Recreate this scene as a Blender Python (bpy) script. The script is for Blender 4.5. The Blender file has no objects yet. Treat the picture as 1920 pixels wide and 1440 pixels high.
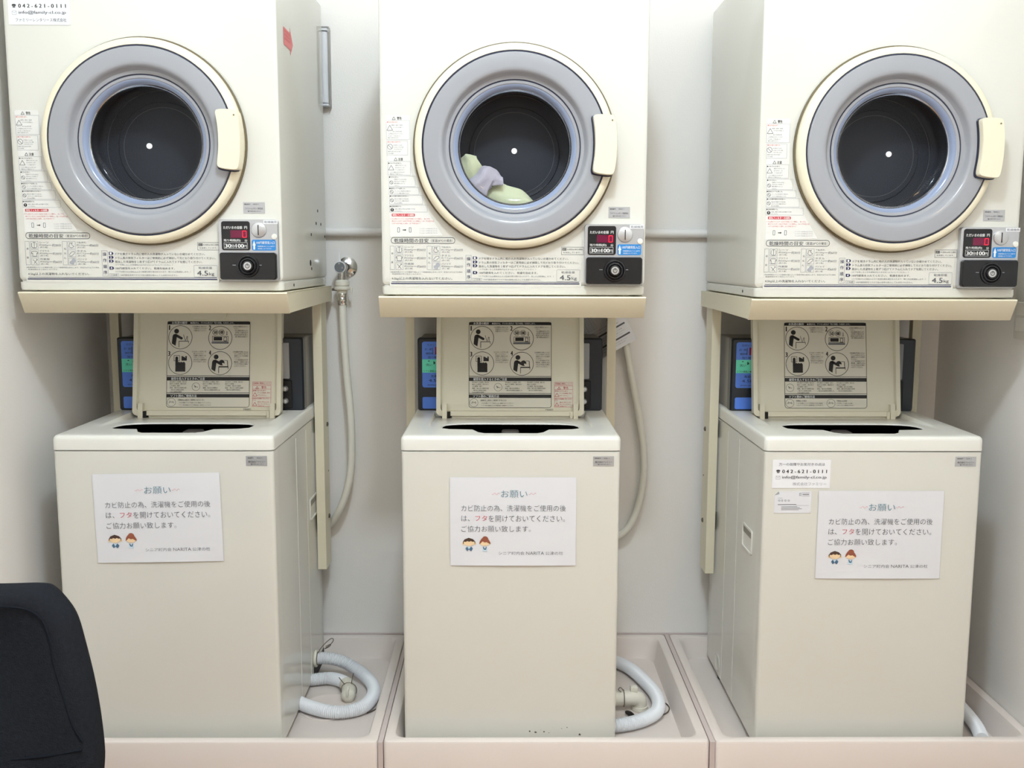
import bpy, bmesh, math, random
from mathutils import Matrix, Vector
random.seed(7)
PI = math.pi
SC = bpy.context.scene
COL = SC.collection

# ------------------------------------------------------------------ camera
cam = bpy.data.cameras.new('camera'); camo = bpy.data.objects.new('camera', cam); COL.objects.link(camo)
cam.sensor_width = 36.0; cam.lens = 34.053; cam.clip_start = 0.05
R2 = Vector((1.0, -0.0077, 0.0027)); FW = Vector((0.0080, 0.9918, -0.1276))
FW.normalize(); R2 = (R2 - FW * R2.dot(FW)).normalized(); U2 = R2.cross(FW)
M = Matrix((R2, U2, -FW)).transposed().to_4x4(); M.translation = Vector((0, -2.7082, 1.0803))
camo.matrix_world = M
SC.camera = camo

# ------------------------------------------------------------------ light and exposure
world = bpy.data.worlds.new('world'); SC.world = world; world.use_nodes = True
world.node_tree.nodes['Background'].inputs[0].default_value = (1.0, 0.93, 0.84, 1)
world.node_tree.nodes['Background'].inputs[1].default_value = 0.25


def area(name, loc, target, sx, sy, power, color):
    l = bpy.data.lights.new(name, 'AREA'); l.shape = 'RECTANGLE'; l.size = sx; l.size_y = sy
    l.energy = power; l.color = color
    o = bpy.data.objects.new(name, l); COL.objects.link(o); o.location = loc
    o.rotation_euler = (Vector(target) - Vector(loc)).to_track_quat('-Z', 'Y').to_euler()
    return o


# a round ceiling lamp in front of the middle machine, and an added, broader fill light behind the camera
pl = bpy.data.lights.new('ceiling_lamp_light', 'POINT'); pl.energy = 72; pl.shadow_soft_size = 0.10; pl.color = (0.76, 0.895, 1.0)
plo = bpy.data.objects.new('ceiling_lamp_light', pl); COL.objects.link(plo); plo.location = (0.04, -1.92, 2.50)
area('rear_fill_light', (0.1, -3.6, 2.64), (0.1, -3.3, 0), 2.0, 1.2, 22, (0.86, 0.95, 1.0))
area('warm_downlight_light', (0.95, -2.6, 2.66), (0.95, -2.3, 0), 0.16, 0.16, 6, (1.0, 0.68, 0.40))
SC.view_settings.view_transform = 'Standard'; SC.view_settings.look = 'None'
SC.view_settings.gamma = 1.0; SC.view_settings.use_curve_mapping = False
SC.view_settings.exposure = -0.03


# ------------------------------------------------------------------ materials
def lin(c):
    return tuple((v / 255 / 12.92) if v / 255 <= 0.04045 else ((v / 255 + 0.055) / 1.055) ** 2.4 for v in c) + (1,)


MATS = []


def mat(name, rgb, rough=0.45, metal=0.0, noise=0.0, nscale=6.0, bump=0.0, bscale=200.0, spec=0.5, emit=0.0):
    m = bpy.data.materials.new(name); m.use_nodes = True
    nt = m.node_tree; b = nt.nodes['Principled BSDF']
    c = lin(rgb)
    b.inputs['Base Color'].default_value = c
    b.inputs['Roughness'].default_value = rough; b.inputs['Metallic'].default_value = metal
    b.inputs['Specular IOR Level'].default_value = spec
    tc = None
    if noise or bump:
        tc = nt.nodes.new('ShaderNodeTexCoord')
    if noise:
        n = nt.nodes.new('ShaderNodeTexNoise'); n.inputs['Scale'].default_value = nscale; n.inputs['Detail'].default_value = 4
        nt.links.new(tc.outputs['Object'], n.inputs['Vector'])
        mx = nt.nodes.new('ShaderNodeMix'); mx.data_type = 'RGBA'
        mx.inputs[6].default_value = tuple(v * (1 - noise) for v in c[:3]) + (1,)
        mx.inputs[7].default_value = tuple(min(1, v * (1 + noise)) for v in c[:3]) + (1,)
        nt.links.new(n.outputs['Fac'], mx.inputs[0]); nt.links.new(mx.outputs[2], b.inputs['Base Color'])
    if bump:
        n2 = nt.nodes.new('ShaderNodeTexNoise'); n2.inputs['Scale'].default_value = bscale; n2.inputs['Detail'].default_value = 3
        nt.links.new(tc.outputs['Object'], n2.inputs['Vector'])
        bp = nt.nodes.new('ShaderNodeBump'); bp.inputs['Strength'].default_value = bump; bp.inputs['Distance'].default_value = 0.002
        nt.links.new(n2.outputs['Fac'], bp.inputs['Height']); nt.links.new(bp.outputs['Normal'], b.inputs['Normal'])
    if emit:
        b.inputs['Emission Color'].default_value = c; b.inputs['Emission Strength'].default_value = emit
    MATS.append(m)
    return m


def glass_mat(name, tint, fac, rough=0.02):
    m = bpy.data.materials.new(name); m.use_nodes = True
    nt = m.node_tree; nt.nodes.clear()
    out = nt.nodes.new('ShaderNodeOutputMaterial'); mix = nt.nodes.new('ShaderNodeMixShader')
    tr = nt.nodes.new('ShaderNodeBsdfTransparent'); tr.inputs[0].default_value = tint
    gl = nt.nodes.new('ShaderNodeBsdfGlossy'); gl.inputs['Roughness'].default_value = rough
    fr = nt.nodes.new('ShaderNodeFresnel'); fr.inputs['IOR'].default_value = fac
    nt.links.new(fr.outputs[0], mix.inputs[0]); nt.links.new(tr.outputs[0], mix.inputs[1])
    nt.links.new(gl.outputs[0], mix.inputs[2]); nt.links.new(mix.outputs[0], out.inputs[0])
    return m


CREAM = mat('cream_enamel', (222, 220, 211), 0.12, noise=0.012, nscale=3)
PLASTIC = mat('cream_plastic', (232, 230, 222), 0.28)
RING = mat('ivory_plastic', (238, 229, 203), 0.30)
STAND = mat('beige_painted_steel', (232, 224, 198), 0.38, noise=0.015)
LIDM = mat('aged_white_plastic', (236, 231, 210), 0.38, noise=0.01)
WALL = mat('wallpaper', (243, 239, 234), 0.75, noise=0.012, nscale=2.5, bump=0.25, bscale=260)
CEIL = mat('ceiling_paint', (238, 236, 230), 0.8)
FLOOR = mat('floor_vinyl', (172, 134, 100), 0.45, noise=0.08, nscale=14)
TRAY = mat('tray_resin', (230, 219, 212), 0.36, noise=0.02, nscale=8)
GROUT = mat('joint_sealant', (206, 192, 188), 0.7)
GREYR = mat('smoky_grey_plastic', (158, 159, 164), 0.16, spec=0.6)
BLUER = mat('bluish_grey_plastic', (138, 150, 176), 0.16)
NAVYL = mat('navy_trim', (34, 38, 62), 0.25)
OLIVE = mat('ring_gap_shade_and_screw', (104, 92, 66), 0.6)
DRUM = mat('dark_drum_steel', (52, 55, 63), 0.55, spec=0.2)
DRUML = mat('drum_groove', (84, 86, 90), 0.5)
BLACK = mat('black_plastic', (22, 22, 25), 0.28)
BLACK2 = mat('matte_black', (14, 14, 15), 0.6)
NAVYP = mat('navy_panel_plastic', (24, 32, 42), 0.30)
GREYP = mat('shaded_cream_plastic', (150, 146, 138), 0.5)
SILV = mat('silver_plate', (196, 197, 200), 0.32, 0.55)
SILVD = mat('silver_dome', (205, 205, 206), 0.28, 0.6)
CHROME = mat('chrome', (225, 225, 226), 0.12, 1.0)
STEEL = mat('steel_wire', (120, 112, 102), 0.35, 0.9)
WHITEP = mat('white_label', (240, 240, 243), 0.42)
PAPER = mat('white_paper', (228, 228, 232), 0.75)
PIPEM = mat('pipe_paint', (236, 233, 230), 0.45)
WOODW = mat('front_wall_panelling', (206, 194, 180), 0.6, noise=0.03, nscale=5)
GREYM = mat('matt_grey_plate', (150, 150, 152), 0.45)
GREYD = mat('dark_grey_plastic', (84, 78, 74), 0.5)
WLABEL = mat('warning_label_film', (231, 230, 225), 0.3)
STICK = mat('sticker_film', (234, 229, 214), 0.32)
INK = mat('black_ink', (30, 29, 30), 0.5)
INKG = mat('grey_ink', (120, 122, 130), 0.55)
INKL = mat('light_grey_ink', (170, 172, 178), 0.55)
INKM = mat('mid_grey_ink', (84, 86, 94), 0.55)
INKN = mat('navy_ink', (36, 42, 88), 0.5)
INKR = mat('red_ink', (205, 44, 60), 0.5)
INKP = mat('faded_red_ink', (226, 128, 128), 0.5)
INKT = mat('teal_ink', (72, 126, 144), 0.6)
LCDR = mat('display_window', (96, 8, 48), 0.2, emit=0.30)
LED = mat('red_led', (255, 30, 50), 0.3, emit=1.0)
WTXT = mat('white_print', (238, 238, 236), 0.5)
BLUEL = mat('blue_label', (40, 132, 204), 0.4)
BLUEP = mat('blue_panel_label', (84, 130, 226), 0.4)
GREENP = mat('green_panel_label', (104, 226, 196), 0.4)
HOSE = mat('white_hose', (232, 234, 238), 0.38)
SUPH = mat('ivory_hose', (228, 225, 214), 0.42)
PVC = mat('ivory_pvc', (230, 226, 212), 0.4)
ZIPD = mat('drain_black', (28, 24, 20), 0.6)
CHAIR = mat('navy_fabric', (33, 35, 40), 0.95, noise=0.28, nscale=160, bump=0.6, bscale=420, spec=0.1)
CHAIRP = mat('navy_piping', (25, 28, 35), 0.9, spec=0.1)
TOWY = mat('pale_green_cloth', (214, 218, 182), 0.9, noise=0.04, nscale=40, bump=0.3, bscale=300)
TOWG = mat('lilac_grey_cloth', (186, 180, 192), 0.9, noise=0.04, nscale=40, bump=0.3, bscale=300)
PLATE = mat('silver_foil_plate', (188, 188, 190), 0.34, 0.35)
GREYCAP = mat('grey_cap', (112, 116, 120), 0.35)
HAIRB = mat('print_dark_brown', (74, 52, 42), 0.6)
HAIRR = mat('print_red_brown', (150, 84, 62), 0.6)
SKIN = mat('print_skin', (244, 214, 172), 0.6)
SUIT = mat('print_blue', (76, 112, 142), 0.6)
SHIRT = mat('print_pale_blue', (206, 226, 238), 0.6)
GLASS = glass_mat('door_glass', (0.92, 0.93, 0.94, 1), 1.24, 0.09)
ACRYL = glass_mat('clear_acrylic', (0.985, 0.99, 0.99, 1), 1.12, 0.08)

# ------------------------------------------------------------------ text outlines
_TC = {}


def glyphs(s, bold=0.0, res=2):
    k = (s, bold, res)
    if k in _TC: return _TC[k]
    cu = bpy.data.curves.new('t', 'FONT'); cu.body = s; cu.size = 1; cu.resolution_u = res; cu.offset = bold
    o = bpy.data.objects.new('t', cu); COL.objects.link(o)
    dg = bpy.context.evaluated_depsgraph_get(); dg.update()
    me = bpy.data.meshes.new_from_object(o.evaluated_get(dg))
    vs = [(v.co.x, v.co.y) for v in me.vertices]; fs = [tuple(p.vertices) for p in me.polygons]
    bpy.data.objects.remove(o); bpy.data.curves.remove(cu); bpy.data.meshes.remove(me)
    if vs:
        x0 = min(v[0] for v in vs); x1 = max(v[0] for v in vs); y0 = min(v[1] for v in vs); y1 = max(v[1] for v in vs)
    else:
        x0 = y0 = 0; x1 = y1 = 1
    _TC[k] = (vs, fs, x0, x1, y0, y1)
    return _TC[k]


# ------------------------------------------------------------------ mesh builder
class MB:
    def __init__(s):
        s.v = []; s.f = []; s.mi = []; s.m = []; s.plane()

    def midx(s, m):
        if m not in s.m: s.m.append(m)
        return s.m.index(m)

    def add(s, vs, fs, m):
        b = len(s.v); i = s.midx(m)
        s.v += [tuple(p) for p in vs]
        for f in fs:
            s.f.append(tuple(b + k for k in f)); s.mi.append(i)
        return s

    # --- flat work on a plane (u, v, height above it)
    def plane(s, o=(0, 0, 0), u=(1, 0, 0), v=(0, 0, 1), n=(0, -1, 0)):
        s.po, s.pu, s.pv, s.pn = Vector(o), Vector(u), Vector(v), Vector(n); return s

    def P(s, a, b, h): return s.po + s.pu * a + s.pv * b + s.pn * h

    def poly(s, pts, m, h=0.0004):
        s.add([s.P(a, b, h) for a, b in pts], [tuple(range(len(pts)))], m); return s

    def slab(s, pts, m, h0, h1):
        n = len(pts)
        s.add([s.P(a, b, h1) for a, b in pts] + [s.P(a, b, h0) for a, b in pts],
              [tuple(range(n))] + [(i, i + n, (i + 1) % n + n, (i + 1) % n) for i in range(n)] + [tuple(range(2 * n - 1, n - 1, -1))], m)
        return s

    def rect(s, x0, z0, x1, z1, m, h=0.0004, r=0):
        return s.poly(rr(x0, z0, x1, z1, r), m, h)

    def frame(s, x0, z0, x1, z1, w, m, h=0.0008, r=0):
        a = rr(x0, z0, x1, z1, r); b = rr(x0 + w, z0 + w, x1 - w, z1 - w, max(r - w, 1e-5) if r else 0)
        n = len(a)
        s.add([s.P(p, q, h) for p, q in a + b], [(i, (i + 1) % n, (i + 1) % n + n, i + n) for i in range(n)], m); return s

    def disc(s, x, z, r, m, h=0.0008, n=24, r2=None):
        return s.poly([(x + r * math.cos(2 * PI * i / n), z + (r2 or r) * math.sin(2 * PI * i / n)) for i in range(n)], m, h)

    def ring(s, x, z, r, w, m, h=0.0008, n=32):
        vs = [s.P(x + q * math.cos(2 * PI * i / n), z + q * math.sin(2 * PI * i / n), h) for q in (r, r - w) for i in range(n)]
        s.add(vs, [(i, (i + 1) % n, (i + 1) % n + n, i + n) for i in range(n)], m); return s

    def line(s, x0, z0, x1, z1, w, m, h=0.0008):
        d = Vector((x1 - x0, z1 - z0)); L = d.length
        if L < 1e-9: return s
        n = Vector((-d.y, d.x)) / L * w / 2
        return s.poly([(x0 - n.x, z0 - n.y), (x1 - n.x, z1 - n.y), (x1 + n.x, z1 + n.y), (x0 + n.x, z0 + n.y)], m, h)

    def text(s, t, x0, z0, x1, z1, m, h=0.0012, bold=0.0, res=2, fit=True):
        """text stretched into the box x0..x1, z0..z1"""
        vs, fs, a0, a1, b0, b1 = glyphs(t, min(bold, 0.0), res)
        kx = (x1 - x0) / max(a1 - a0, 1e-6); kz = (z1 - z0) / max(b1 - b0, 1e-6)
        if not fit: kz = kx = min(kx, kz)
        d = max(bold, 0.0) * (z1 - z0) * 1.6
        for q in ((-d, d) if d else (0,)):
            s.add([s.P(x0 + (a - a0) * kx + q, z0 + (b - b0) * kz, h + q * .02) for a, b in vs], fs, m)
        return s

    # --- solids
    def box(s, x0, y0, z0, x1, y1, z1, m, bev=0.0, seg=3, only=None):
        bm = bmesh.new(); bmesh.ops.create_cube(bm, size=1)
        for v in bm.verts:
            v.co = Vector(((x0 + x1) / 2 + v.co.x * (x1 - x0), (y0 + y1) / 2 + v.co.y * (y1 - y0), (z0 + z1) / 2 + v.co.z * (z1 - z0)))
        if bev:
            es = [e for e in bm.edges if only is None or only(e)]
            bmesh.ops.bevel(bm, geom=es, offset=bev, segments=seg, profile=0.5, affect='EDGES')
        return s.bm(bm, m)

    def bm(s, bm, m, mtx=None):
        bm.verts.index_update()
        s.add([(mtx @ v.co) if mtx else v.co for v in bm.verts], [[v.index for v in f.verts] for f in bm.faces], m); bm.free(); return s

    def loft(s, loops, m, close0=False, close1=False, cyc=True, flip=False):
        n = len(loops[0]); vs = [p for l in loops for p in l]; fs = []
        for k in range(len(loops) - 1):
            for i in range(n if cyc else n - 1):
                j = (i + 1) % n
                q = (k * n + i, k * n + j, (k + 1) * n + j, (k + 1) * n + i)
                fs.append(q[::-1] if flip else q)
        if close0: fs.append(tuple(range(n)) if flip else tuple(range(n - 1, -1, -1)))
        if close1:
            e = (len(loops) - 1) * n; c = tuple(range(e, e + n)); fs.append(c[::-1] if flip else c)
        return s.add(vs, fs, m)

    def lathe(s, prof, cx, cz, m, n=96, y0=0.0, c0=False, c1=False):
        """prof: (radius, y) about an axis along Y through cx, cz"""
        loops = [[(cx + r * math.cos(2 * PI * i / n), y0 + y, cz + r * math.sin(2 * PI * i / n)) for i in range(n)] for r, y in prof]
        return s.loft(loops, m, c0, c1, flip=True)

    def lathez(s, prof, cx, cy, m, n=32, c0=False, c1=False):
        loops = [[(cx + r * math.cos(2 * PI * i / n), cy + r * math.sin(2 * PI * i / n), z) for i in range(n)] for r, z in prof]
        return s.loft(loops, m, c0, c1)

    def tube(s, pts, r, m, n=12, steps=8, ribs=0.0, caps=True, flat=None, pleat=0.0):
        path = catmull(pts, steps)
        if ribs:
            L = [0]
            for a, b in zip(path, path[1:]): L.append(L[-1] + (b - a).length)
            k = int(L[-1] / (ribs / 2)); out = []; j = 0
            for i in range(k + 1):
                d = L[-1] * i / k
                while j < len(path) - 2 and L[j + 1] < d: j += 1
                t = (d - L[j]) / max(L[j + 1] - L[j], 1e-9); out.append(path[j].lerp(path[j + 1], t))
            path = out
        loops = []; up = Vector((0, 0, 1)); prev = None
        for i, p in enumerate(path):
            d = (path[min(i + 1, len(path) - 1)] - path[max(i - 1, 0)]).normalized()
            if prev is None:
                a = d.cross(up if abs(d.z) < 0.9 else Vector((1, 0, 0))).normalized()
            else:
                a = (prev - d * prev.dot(d)).normalized()
            prev = a; b = d.cross(a)
            f = r(i / max(len(path) - 1, 1)) if callable(r) else r
            if ribs: f *= 1.0 if i % 2 else 0.86
            ring = [(a * math.cos(2 * PI * q / n) + b * math.sin(2 * PI * q / n)) * f * (1 + pleat * math.sin(2 * PI * q * 5 / n + 9 * i / len(path))) for q in range(n)]
            if flat: ring = [Vector((w_.x, w_.y * flat, w_.z)) for w_ in ring]
            loops.append([p + w_ for w_ in ring])
        return s.loft(loops, m, caps, caps, flip=False)

    def build(s, name, parent=None, smooth=35, loc=None):
        me = bpy.data.meshes.new(name); me.from_pydata(s.v, [], s.f)
        for m in s.m: me.materials.append(m)
        me.polygons.foreach_set('material_index', s.mi)
        if smooth:
            me.shade_smooth(); me.set_sharp_from_angle(angle=math.radians(smooth))
        me.update()
        o = bpy.data.objects.new(name, me); COL.objects.link(o)
        if parent: o.parent = parent
        if loc: o.location = loc
        return o


def rr(x0, z0, x1, z1, r, n=5):
    if r <= 0: return [(x0, z0), (x1, z0), (x1, z1), (x0, z1)]
    out = []
    for cx, cz, a in ((x1 - r, z0 + r, -PI / 2), (x1 - r, z1 - r, 0), (x0 + r, z1 - r, PI / 2), (x0 + r, z0 + r, PI)):
        out += [(cx + r * math.cos(a + PI / 2 * i / n), cz + r * math.sin(a + PI / 2 * i / n)) for i in range(n + 1)]
    return out


def catmull(pts, steps):
    p = [Vector(q) for q in pts]
    if steps <= 1: return p
    p = [p[0] * 2 - p[1]] + p + [p[-1] * 2 - p[-2]]
    out = []
    for i in range(1, len(p) - 2):
        a, b, c, d = p[i - 1], p[i], p[i + 1], p[i + 2]
        for k in range(steps):
            t = k / steps
            out.append(0.5 * ((2 * b) + (c - a) * t + (2 * a - 5 * b + 4 * c - d) * t * t + (3 * b - a - 3 * c + d) * t ** 3))
    out.append(p[-2]); return out


def recirc(outer, cx, cz, r):
    """circle points facing each point of an outline"""
    return [(cx + r * math.cos(math.atan2(z - cz, x - cx)), cz + r * math.sin(math.atan2(z - cz, x - cx))) for x, z in outer]


def dense(x0, z0, x1, z1, r, n=10, k=14):
    """rounded rectangle with extra points along its sides"""
    p = rr(x0, z0, x1, z1, r, n); out = []
    for i, a in enumerate(p):
        b = p[(i + 1) % len(p)]; L = math.hypot(b[0] - a[0], b[1] - a[1]); out.append(a)
        if L > r: out += [(a[0] + (b[0] - a[0]) * t / k, a[1] + (b[1] - a[1]) * t / k) for t in range(1, k)]
    return out


def tag(o, label=None, cat=None, group=None, kind=None):
    if label: o['label'] = label
    if cat: o['category'] = cat
    if group: o['group'] = group
    if kind: o['kind'] = kind
    return o


def thing(name, label, cat, loc=(0, 0, 0), group=None):
    o = bpy.data.objects.new(name, None); COL.objects.link(o); o.location = loc; o.empty_display_size = 0.05
    return tag(o, label, cat, group)


def copy_tree(o, parent=None):
    c = o.copy(); COL.objects.link(c)
    if parent: c.parent = parent
    for ch in [x for x in o.children]: copy_tree(ch, c)
    return c


def kid(o, name):
    for c in o.children_recursive:
        if c.name.split('.')[0] == name: return c


# ------------------------------------------------------------------ room
XL, XR, FL, CE, YB = -1.109, 1.2213, -0.12, 2.72, -4.9
tag(MB().box(XL - .1, YB, FL - .1, XR + .1, 0.1, FL, FLOOR).build('floor', smooth=0), kind='structure')
tag(MB().box(XL - .1, YB, CE, XR + .1, 0.1, CE + .1, CEIL).build('ceiling', smooth=0), kind='structure')
tag(MB().box(XL - .1, 0, FL, XR + .1, 0.1, CE, WALL).build('wall_back', smooth=0), kind='structure')
tag(MB().box(XL - .1, YB, FL, XL, 0, CE, WALL).build('wall_left', smooth=0), kind='structure')
tag(MB().box(XR, YB, FL, XR + .1, 0, CE, WALL).build('wall_right', smooth=0), kind='structure')
tag(MB().box(XL - .1, YB - .1, FL, XR + .1, YB, CE, WOODW).build('wall_front', smooth=0), kind='structure')


# ------------------------------------------------------------------ drip trays
def make_tray():
    t = thing('drip_tray', '', 'drip tray', group='resin washing machine trays')
    b = MB(); W, D = 0.37, 0.635

    def L(ins, z, r, fz=0): return [(x, y, z) for x, y in rr(-W + ins, -D / 2 + ins - fz, W - ins, D / 2 - ins, r, 6)]
    b.loft([L(0, FL, .012), L(0, -.006, .012), L(.002, -.0018, .012), L(.006, 0, .012), L(.020, 0, .022), L(.0235, -.002, .026),
            L(.028, -.012, .03), L(.036, -.048, .036), L(.041, -.0575, .036), L(.050, -.060, .03)], TRAY, False, True)
    b.build('basin', t)
    d = MB(); d.lathez([(.074, -.0600), (.0735, -.0585), (.070, -.0580), (.068, -.0590), (.030, -.0590), (.0001, -.0590)], .205, -.022, TRAY, 40)
    d.build('drain_cover', t)
    return t


tray0 = make_tray(); TY = -.6415 + .635 / 2
for i, (x, lab) in enumerate(((0.0974, 'beige resin drip tray under the middle washing machine'),
                              (-.6546, 'beige resin drip tray under the washing machine nearest the dark chair'),
                              (.8494, 'beige resin drip tray against the right wall under the washer with business card'))):
    o = tray0 if i == 0 else copy_tree(tray0)
    o.location = (x, TY, 0); o['label'] = lab
for i, x in enumerate((-.2786, .4734)):
    tag(MB().box(x - .0055, -.6395, FL, x + .0055, -.004, -.0025, GROUT).build('trim_%d' % (i + 1), smooth=0), kind='structure')
tag(MB().box(XL + .001, -.0058, FL, XR - .001, -.0006, .0012, GROUT).build('trim_3', smooth=0), kind='structure')

# ------------------------------------------------------------------ washing machine
WY = -.5785
S7 = 1.744e-4


def lid_sticker(parent, frame, two=False):
    """instruction sticker, laid out in its own millimetre-like grid; frame = (origin, v, n) of the lid face"""
    b = MB().plane(*frame)
    X = lambda c: -.1065 + (c - 118) * 1.79e-4
    Z = lambda c: .2465 - (c - 87) * 1.79e-4

    def rect(x0, y0, x1, y1, m, h, r=0): b.rect(X(x0), Z(y1), X(x1), Z(y0), m, h, r * 1.79e-4)

    def txt(s, x0, y0, x1, y1, m=INK, h=.0011, bold=0.0): b.text(s, X(x0), Z(y1), X(x1), Z(y0), m, h, bold)
    rect(118, 87, 1308, 1325, STICK, .0004, 40)
    b.frame(X(118), Z(1325), X(1308), Z(87), 6 * 1.79e-4, INK, .0007, 40 * 1.79e-4)
    rect(120, 89, 1306, 132, INK, .0007, 14)
    rect(118, 868, 1308, 876, INK, .0007)
    for y0, y1 in ((888, 940), (1133, 1182)): rect(118, y0, 1308, y1, INK, .0007)
    rect(118, 1112, 1308, 1119, INK, .0007)
    txt('お洗濯の順序', 185, 92, 405, 126, WTXT, bold=.02)
    txt('●運転中は、デジタル表示が「残り時間」を表示します。', 450, 96, 1075, 124, WTXT)
    txt('硬貨を投入するときのご注意', 185, 894, 665, 934, WTXT, bold=.02)
    txt('ソフト剤のご使用方法', 180, 1139, 552, 1178, WTXT, bold=.02)
    for c, x, y in (('1', 150, 180), ('2', 730, 180), ('3', 150, 552), ('4', 735, 540)):
        w_ = 5 if c == '1' else 13; txt(c, x - w_, y - 34, x + w_ + 1, y + 34, bold=.03)
    cs = 1.79e-4
    for cx, cy in ((308, 318), (880, 325), (310, 686), (880, 690)): b.ring(X(cx), Z(cy), 171 * cs, 7 * cs, INK, .0008, 40)

    def man(dx, dy):
        b.disc(X(252 + dx), Z(230 + dy), 34 * cs, INK, .001)
        b.poly([(X(x + dx), Z(y + dy)) for x, y in ((210, 275), (240, 268), (262, 285), (256, 320), (240, 440), (186, 408), (196, 300))][::-1], INK, .001)
        b.line(X(236 + dx), Z(284 + dy), X(322 + dx), Z(332 + dy), 36 * cs, INK, .001)
        b.disc(X(324 + dx), Z(332 + dy), 18 * cs, INK, .00105, 12)
    man(0, 0)
    b.line(X(288), Z(374), X(428), Z(374), 9 * cs, INK); b.line(X(288), Z(370), X(288), Z(462), 8 * cs, INK)
    b.line(X(425), Z(374), X(425), Z(405), 6 * cs, INK)
    b.line(X(352), Z(280), X(376), Z(366), 6 * cs, INK); b.line(X(384), Z(366), X(400), Z(306), 6 * cs, INK)
    b.line(X(400), Z(306), X(410), Z(306), 6 * cs, INK); b.line(X(410), Z(306), X(410), Z(366), 6 * cs, INK)
    man(572, 370)
    b.disc(X(905), Z(682), 40 * cs, INK, .00095)
    b.disc(X(925), Z(700), 14 * cs, STICK, .0012, 12)
    b.line(X(860), Z(742), X(1000), Z(742), 16 * cs, INK); b.line(X(862), Z(750), X(862), Z(830), 8 * cs, INK)
    b.line(X(997), Z(742), X(997), Z(775), 6 * cs, INK); b.line(X(940), Z(650), X(985), Z(650), 6 * cs, INK)
    b.line(X(985), Z(650), X(992), Z(736), 9 * cs, INK)
    for cx, t in ((807, '50'), (898, '100')):
        b.ring(X(cx), Z(245), 42 * cs, 5 * cs, INK, .0008)
        txt(t, cx - 24, 222, cx + 24, 268, bold=.03)
    b.line(X(973), Z(228), X(973), Z(272), 7 * cs, INK)
    b.poly([(X(948), Z(262)), (X(973), Z(286)), (X(998), Z(262)), (X(984), Z(274)), (X(962), Z(274))], INK, .0009)
    b.frame(X(764), Z(378), X(994), Z(300), 6 * cs, INK); rect(786, 312, 906, 362, INK, .0009)
    b.frame(X(928), Z(372), X(972), Z(312), 7 * cs, INK); rect(756, 382, 1000, 400, INKG, .0009); rect(756, 400, 1000, 406, INK, .001)
    b.frame(X(218), Z(660), X(302), Z(578), 6 * cs, INK)
    b.line(X(260), Z(612), X(260), Z(720), 38 * cs, INK, .001); b.disc(X(260), Z(614), 19 * cs, INK, .001, 14)
    rect(242, 690, 384, 812, INK, .001)
    for x in (292, 326, 360): b.disc(X(x), Z(692), 20 * cs, INK, .00102, 14)
    b.poly([(X(x), Z(y)) for x, y in ((328, 588), (404, 588), (404, 654), (328, 654))][::-1], INK, .0009)
    b.poly([(X(x), Z(y)) for x, y in ((340, 590), (380, 588), (388, 612))][::-1], STICK, .0011)

    def para(lines, x, y, dy, hh=22):
        for i, (s, ind, w) in enumerate(lines): txt(s, x + ind, y + i * dy, x + ind + w, y + i * dy + hh)
    para((('①洗濯槽内に他の人の', 0, 200), ('洗濯物が入っていない', 20, 190), ('か確かめてください。', 20, 185)), 478, 152, 29)
    para((('②表示の硬貨を入れてく', 0, 215), ('ださい。', 18, 66), ('・投入金額を表示します', 18, 195), ('・50円投入の場合は必ず', 18, 195), ('　追加の50円を投入', 18, 195), ('・違う硬貨は返却口へ', 18, 195)), 1062, 152, 29)
    para((('③スタートボタンを', 0, 205), ('押してください。', 20, 150), ('洗濯物と洗剤を入れ', 20, 180), ('フタをしてください', 20, 155), ('（約35分で自動的に', 20, 195), ('すべてを完了します。', 20, 185)), 478, 512, 29)
    para((('④洗濯物が均等になるよ', 0, 215), ('うに入れ終わりますと', 18, 200), ('洗剤を入れフタを閉め', 18, 200), ('てください。', 18, 90), ('・ソフト剤は最後のすすぎ', 14, 200), ('開始後、自動的に投入', 18, 205), ('されます所定の位置に', 18, 200), ('入れてください。', 18, 170)), 1064, 516, 29)
    o2 = 134 if two else 0
    for x, ws in ((166 + o2, (240, 236, 146, 238, 200, 170)), (640 - (52 if two else 0), (230, 236, 70, 210, 245)), (958 - (85 if two else 0), (250, 125, 225, 258, 225))):
        for i, w in enumerate(ws):
            txt('折れ曲がった硬貨、傷のある硬貨は使用しないでください。'[i * 2: i * 2 + max(5, int(w / 20))], x, 948 + i * 29, x + w, 967 + i * 29)
    for cx, cy, r in ((196, 1030, 58), (192, 1252, 61), (785, 1252, 61)) if two else ((540, 1028, 58), (192, 1252, 61)): b.ring(X(cx), Z(cy), r * cs, 4 * cs, INK)
    if two:
        for x, q in ((284, '自動投入の場合'), (868, '手動投入の場合')):
            txt(q, x, 1206, x + 150, 1230); txt('フタを開けソフト剤投入口に直接', x, 1244, x + 225 + (284 - x > -1) * 155, 1262); txt('入れてください自動投入されます。', x, 1272, x + 245 + (284 - x > -1) * 150, 1290)
    else:
        txt('（柔軟仕上剤をご使用になるとき）', 285, 1204, 660, 1232)
        txt('フタを開けソフト剤投入口に直接入れてください。', 300, 1248, 765, 1268)
        txt('ソフト剤は最後のすすぎ開始後に自動的に入ります。', 300, 1282, 765, 1300)
    for a in range(5):
        for cx in ((192, 785) if two else (192,)): b.line(X(cx - 34 + a * 14), Z(1266 - a * 8), X(cx - 20 + a * 13), Z(1230 + a * 9), 5 * cs, INK)
        b.line(X((196 if two else 540) - 26 + a * 12), Z(1005 + a * 9), X((196 if two else 540) - 10 + a * 9), Z(1040 - a * 3), 5 * cs, INK)
    return b.build('instruction_sticker', parent, 0)


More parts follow.
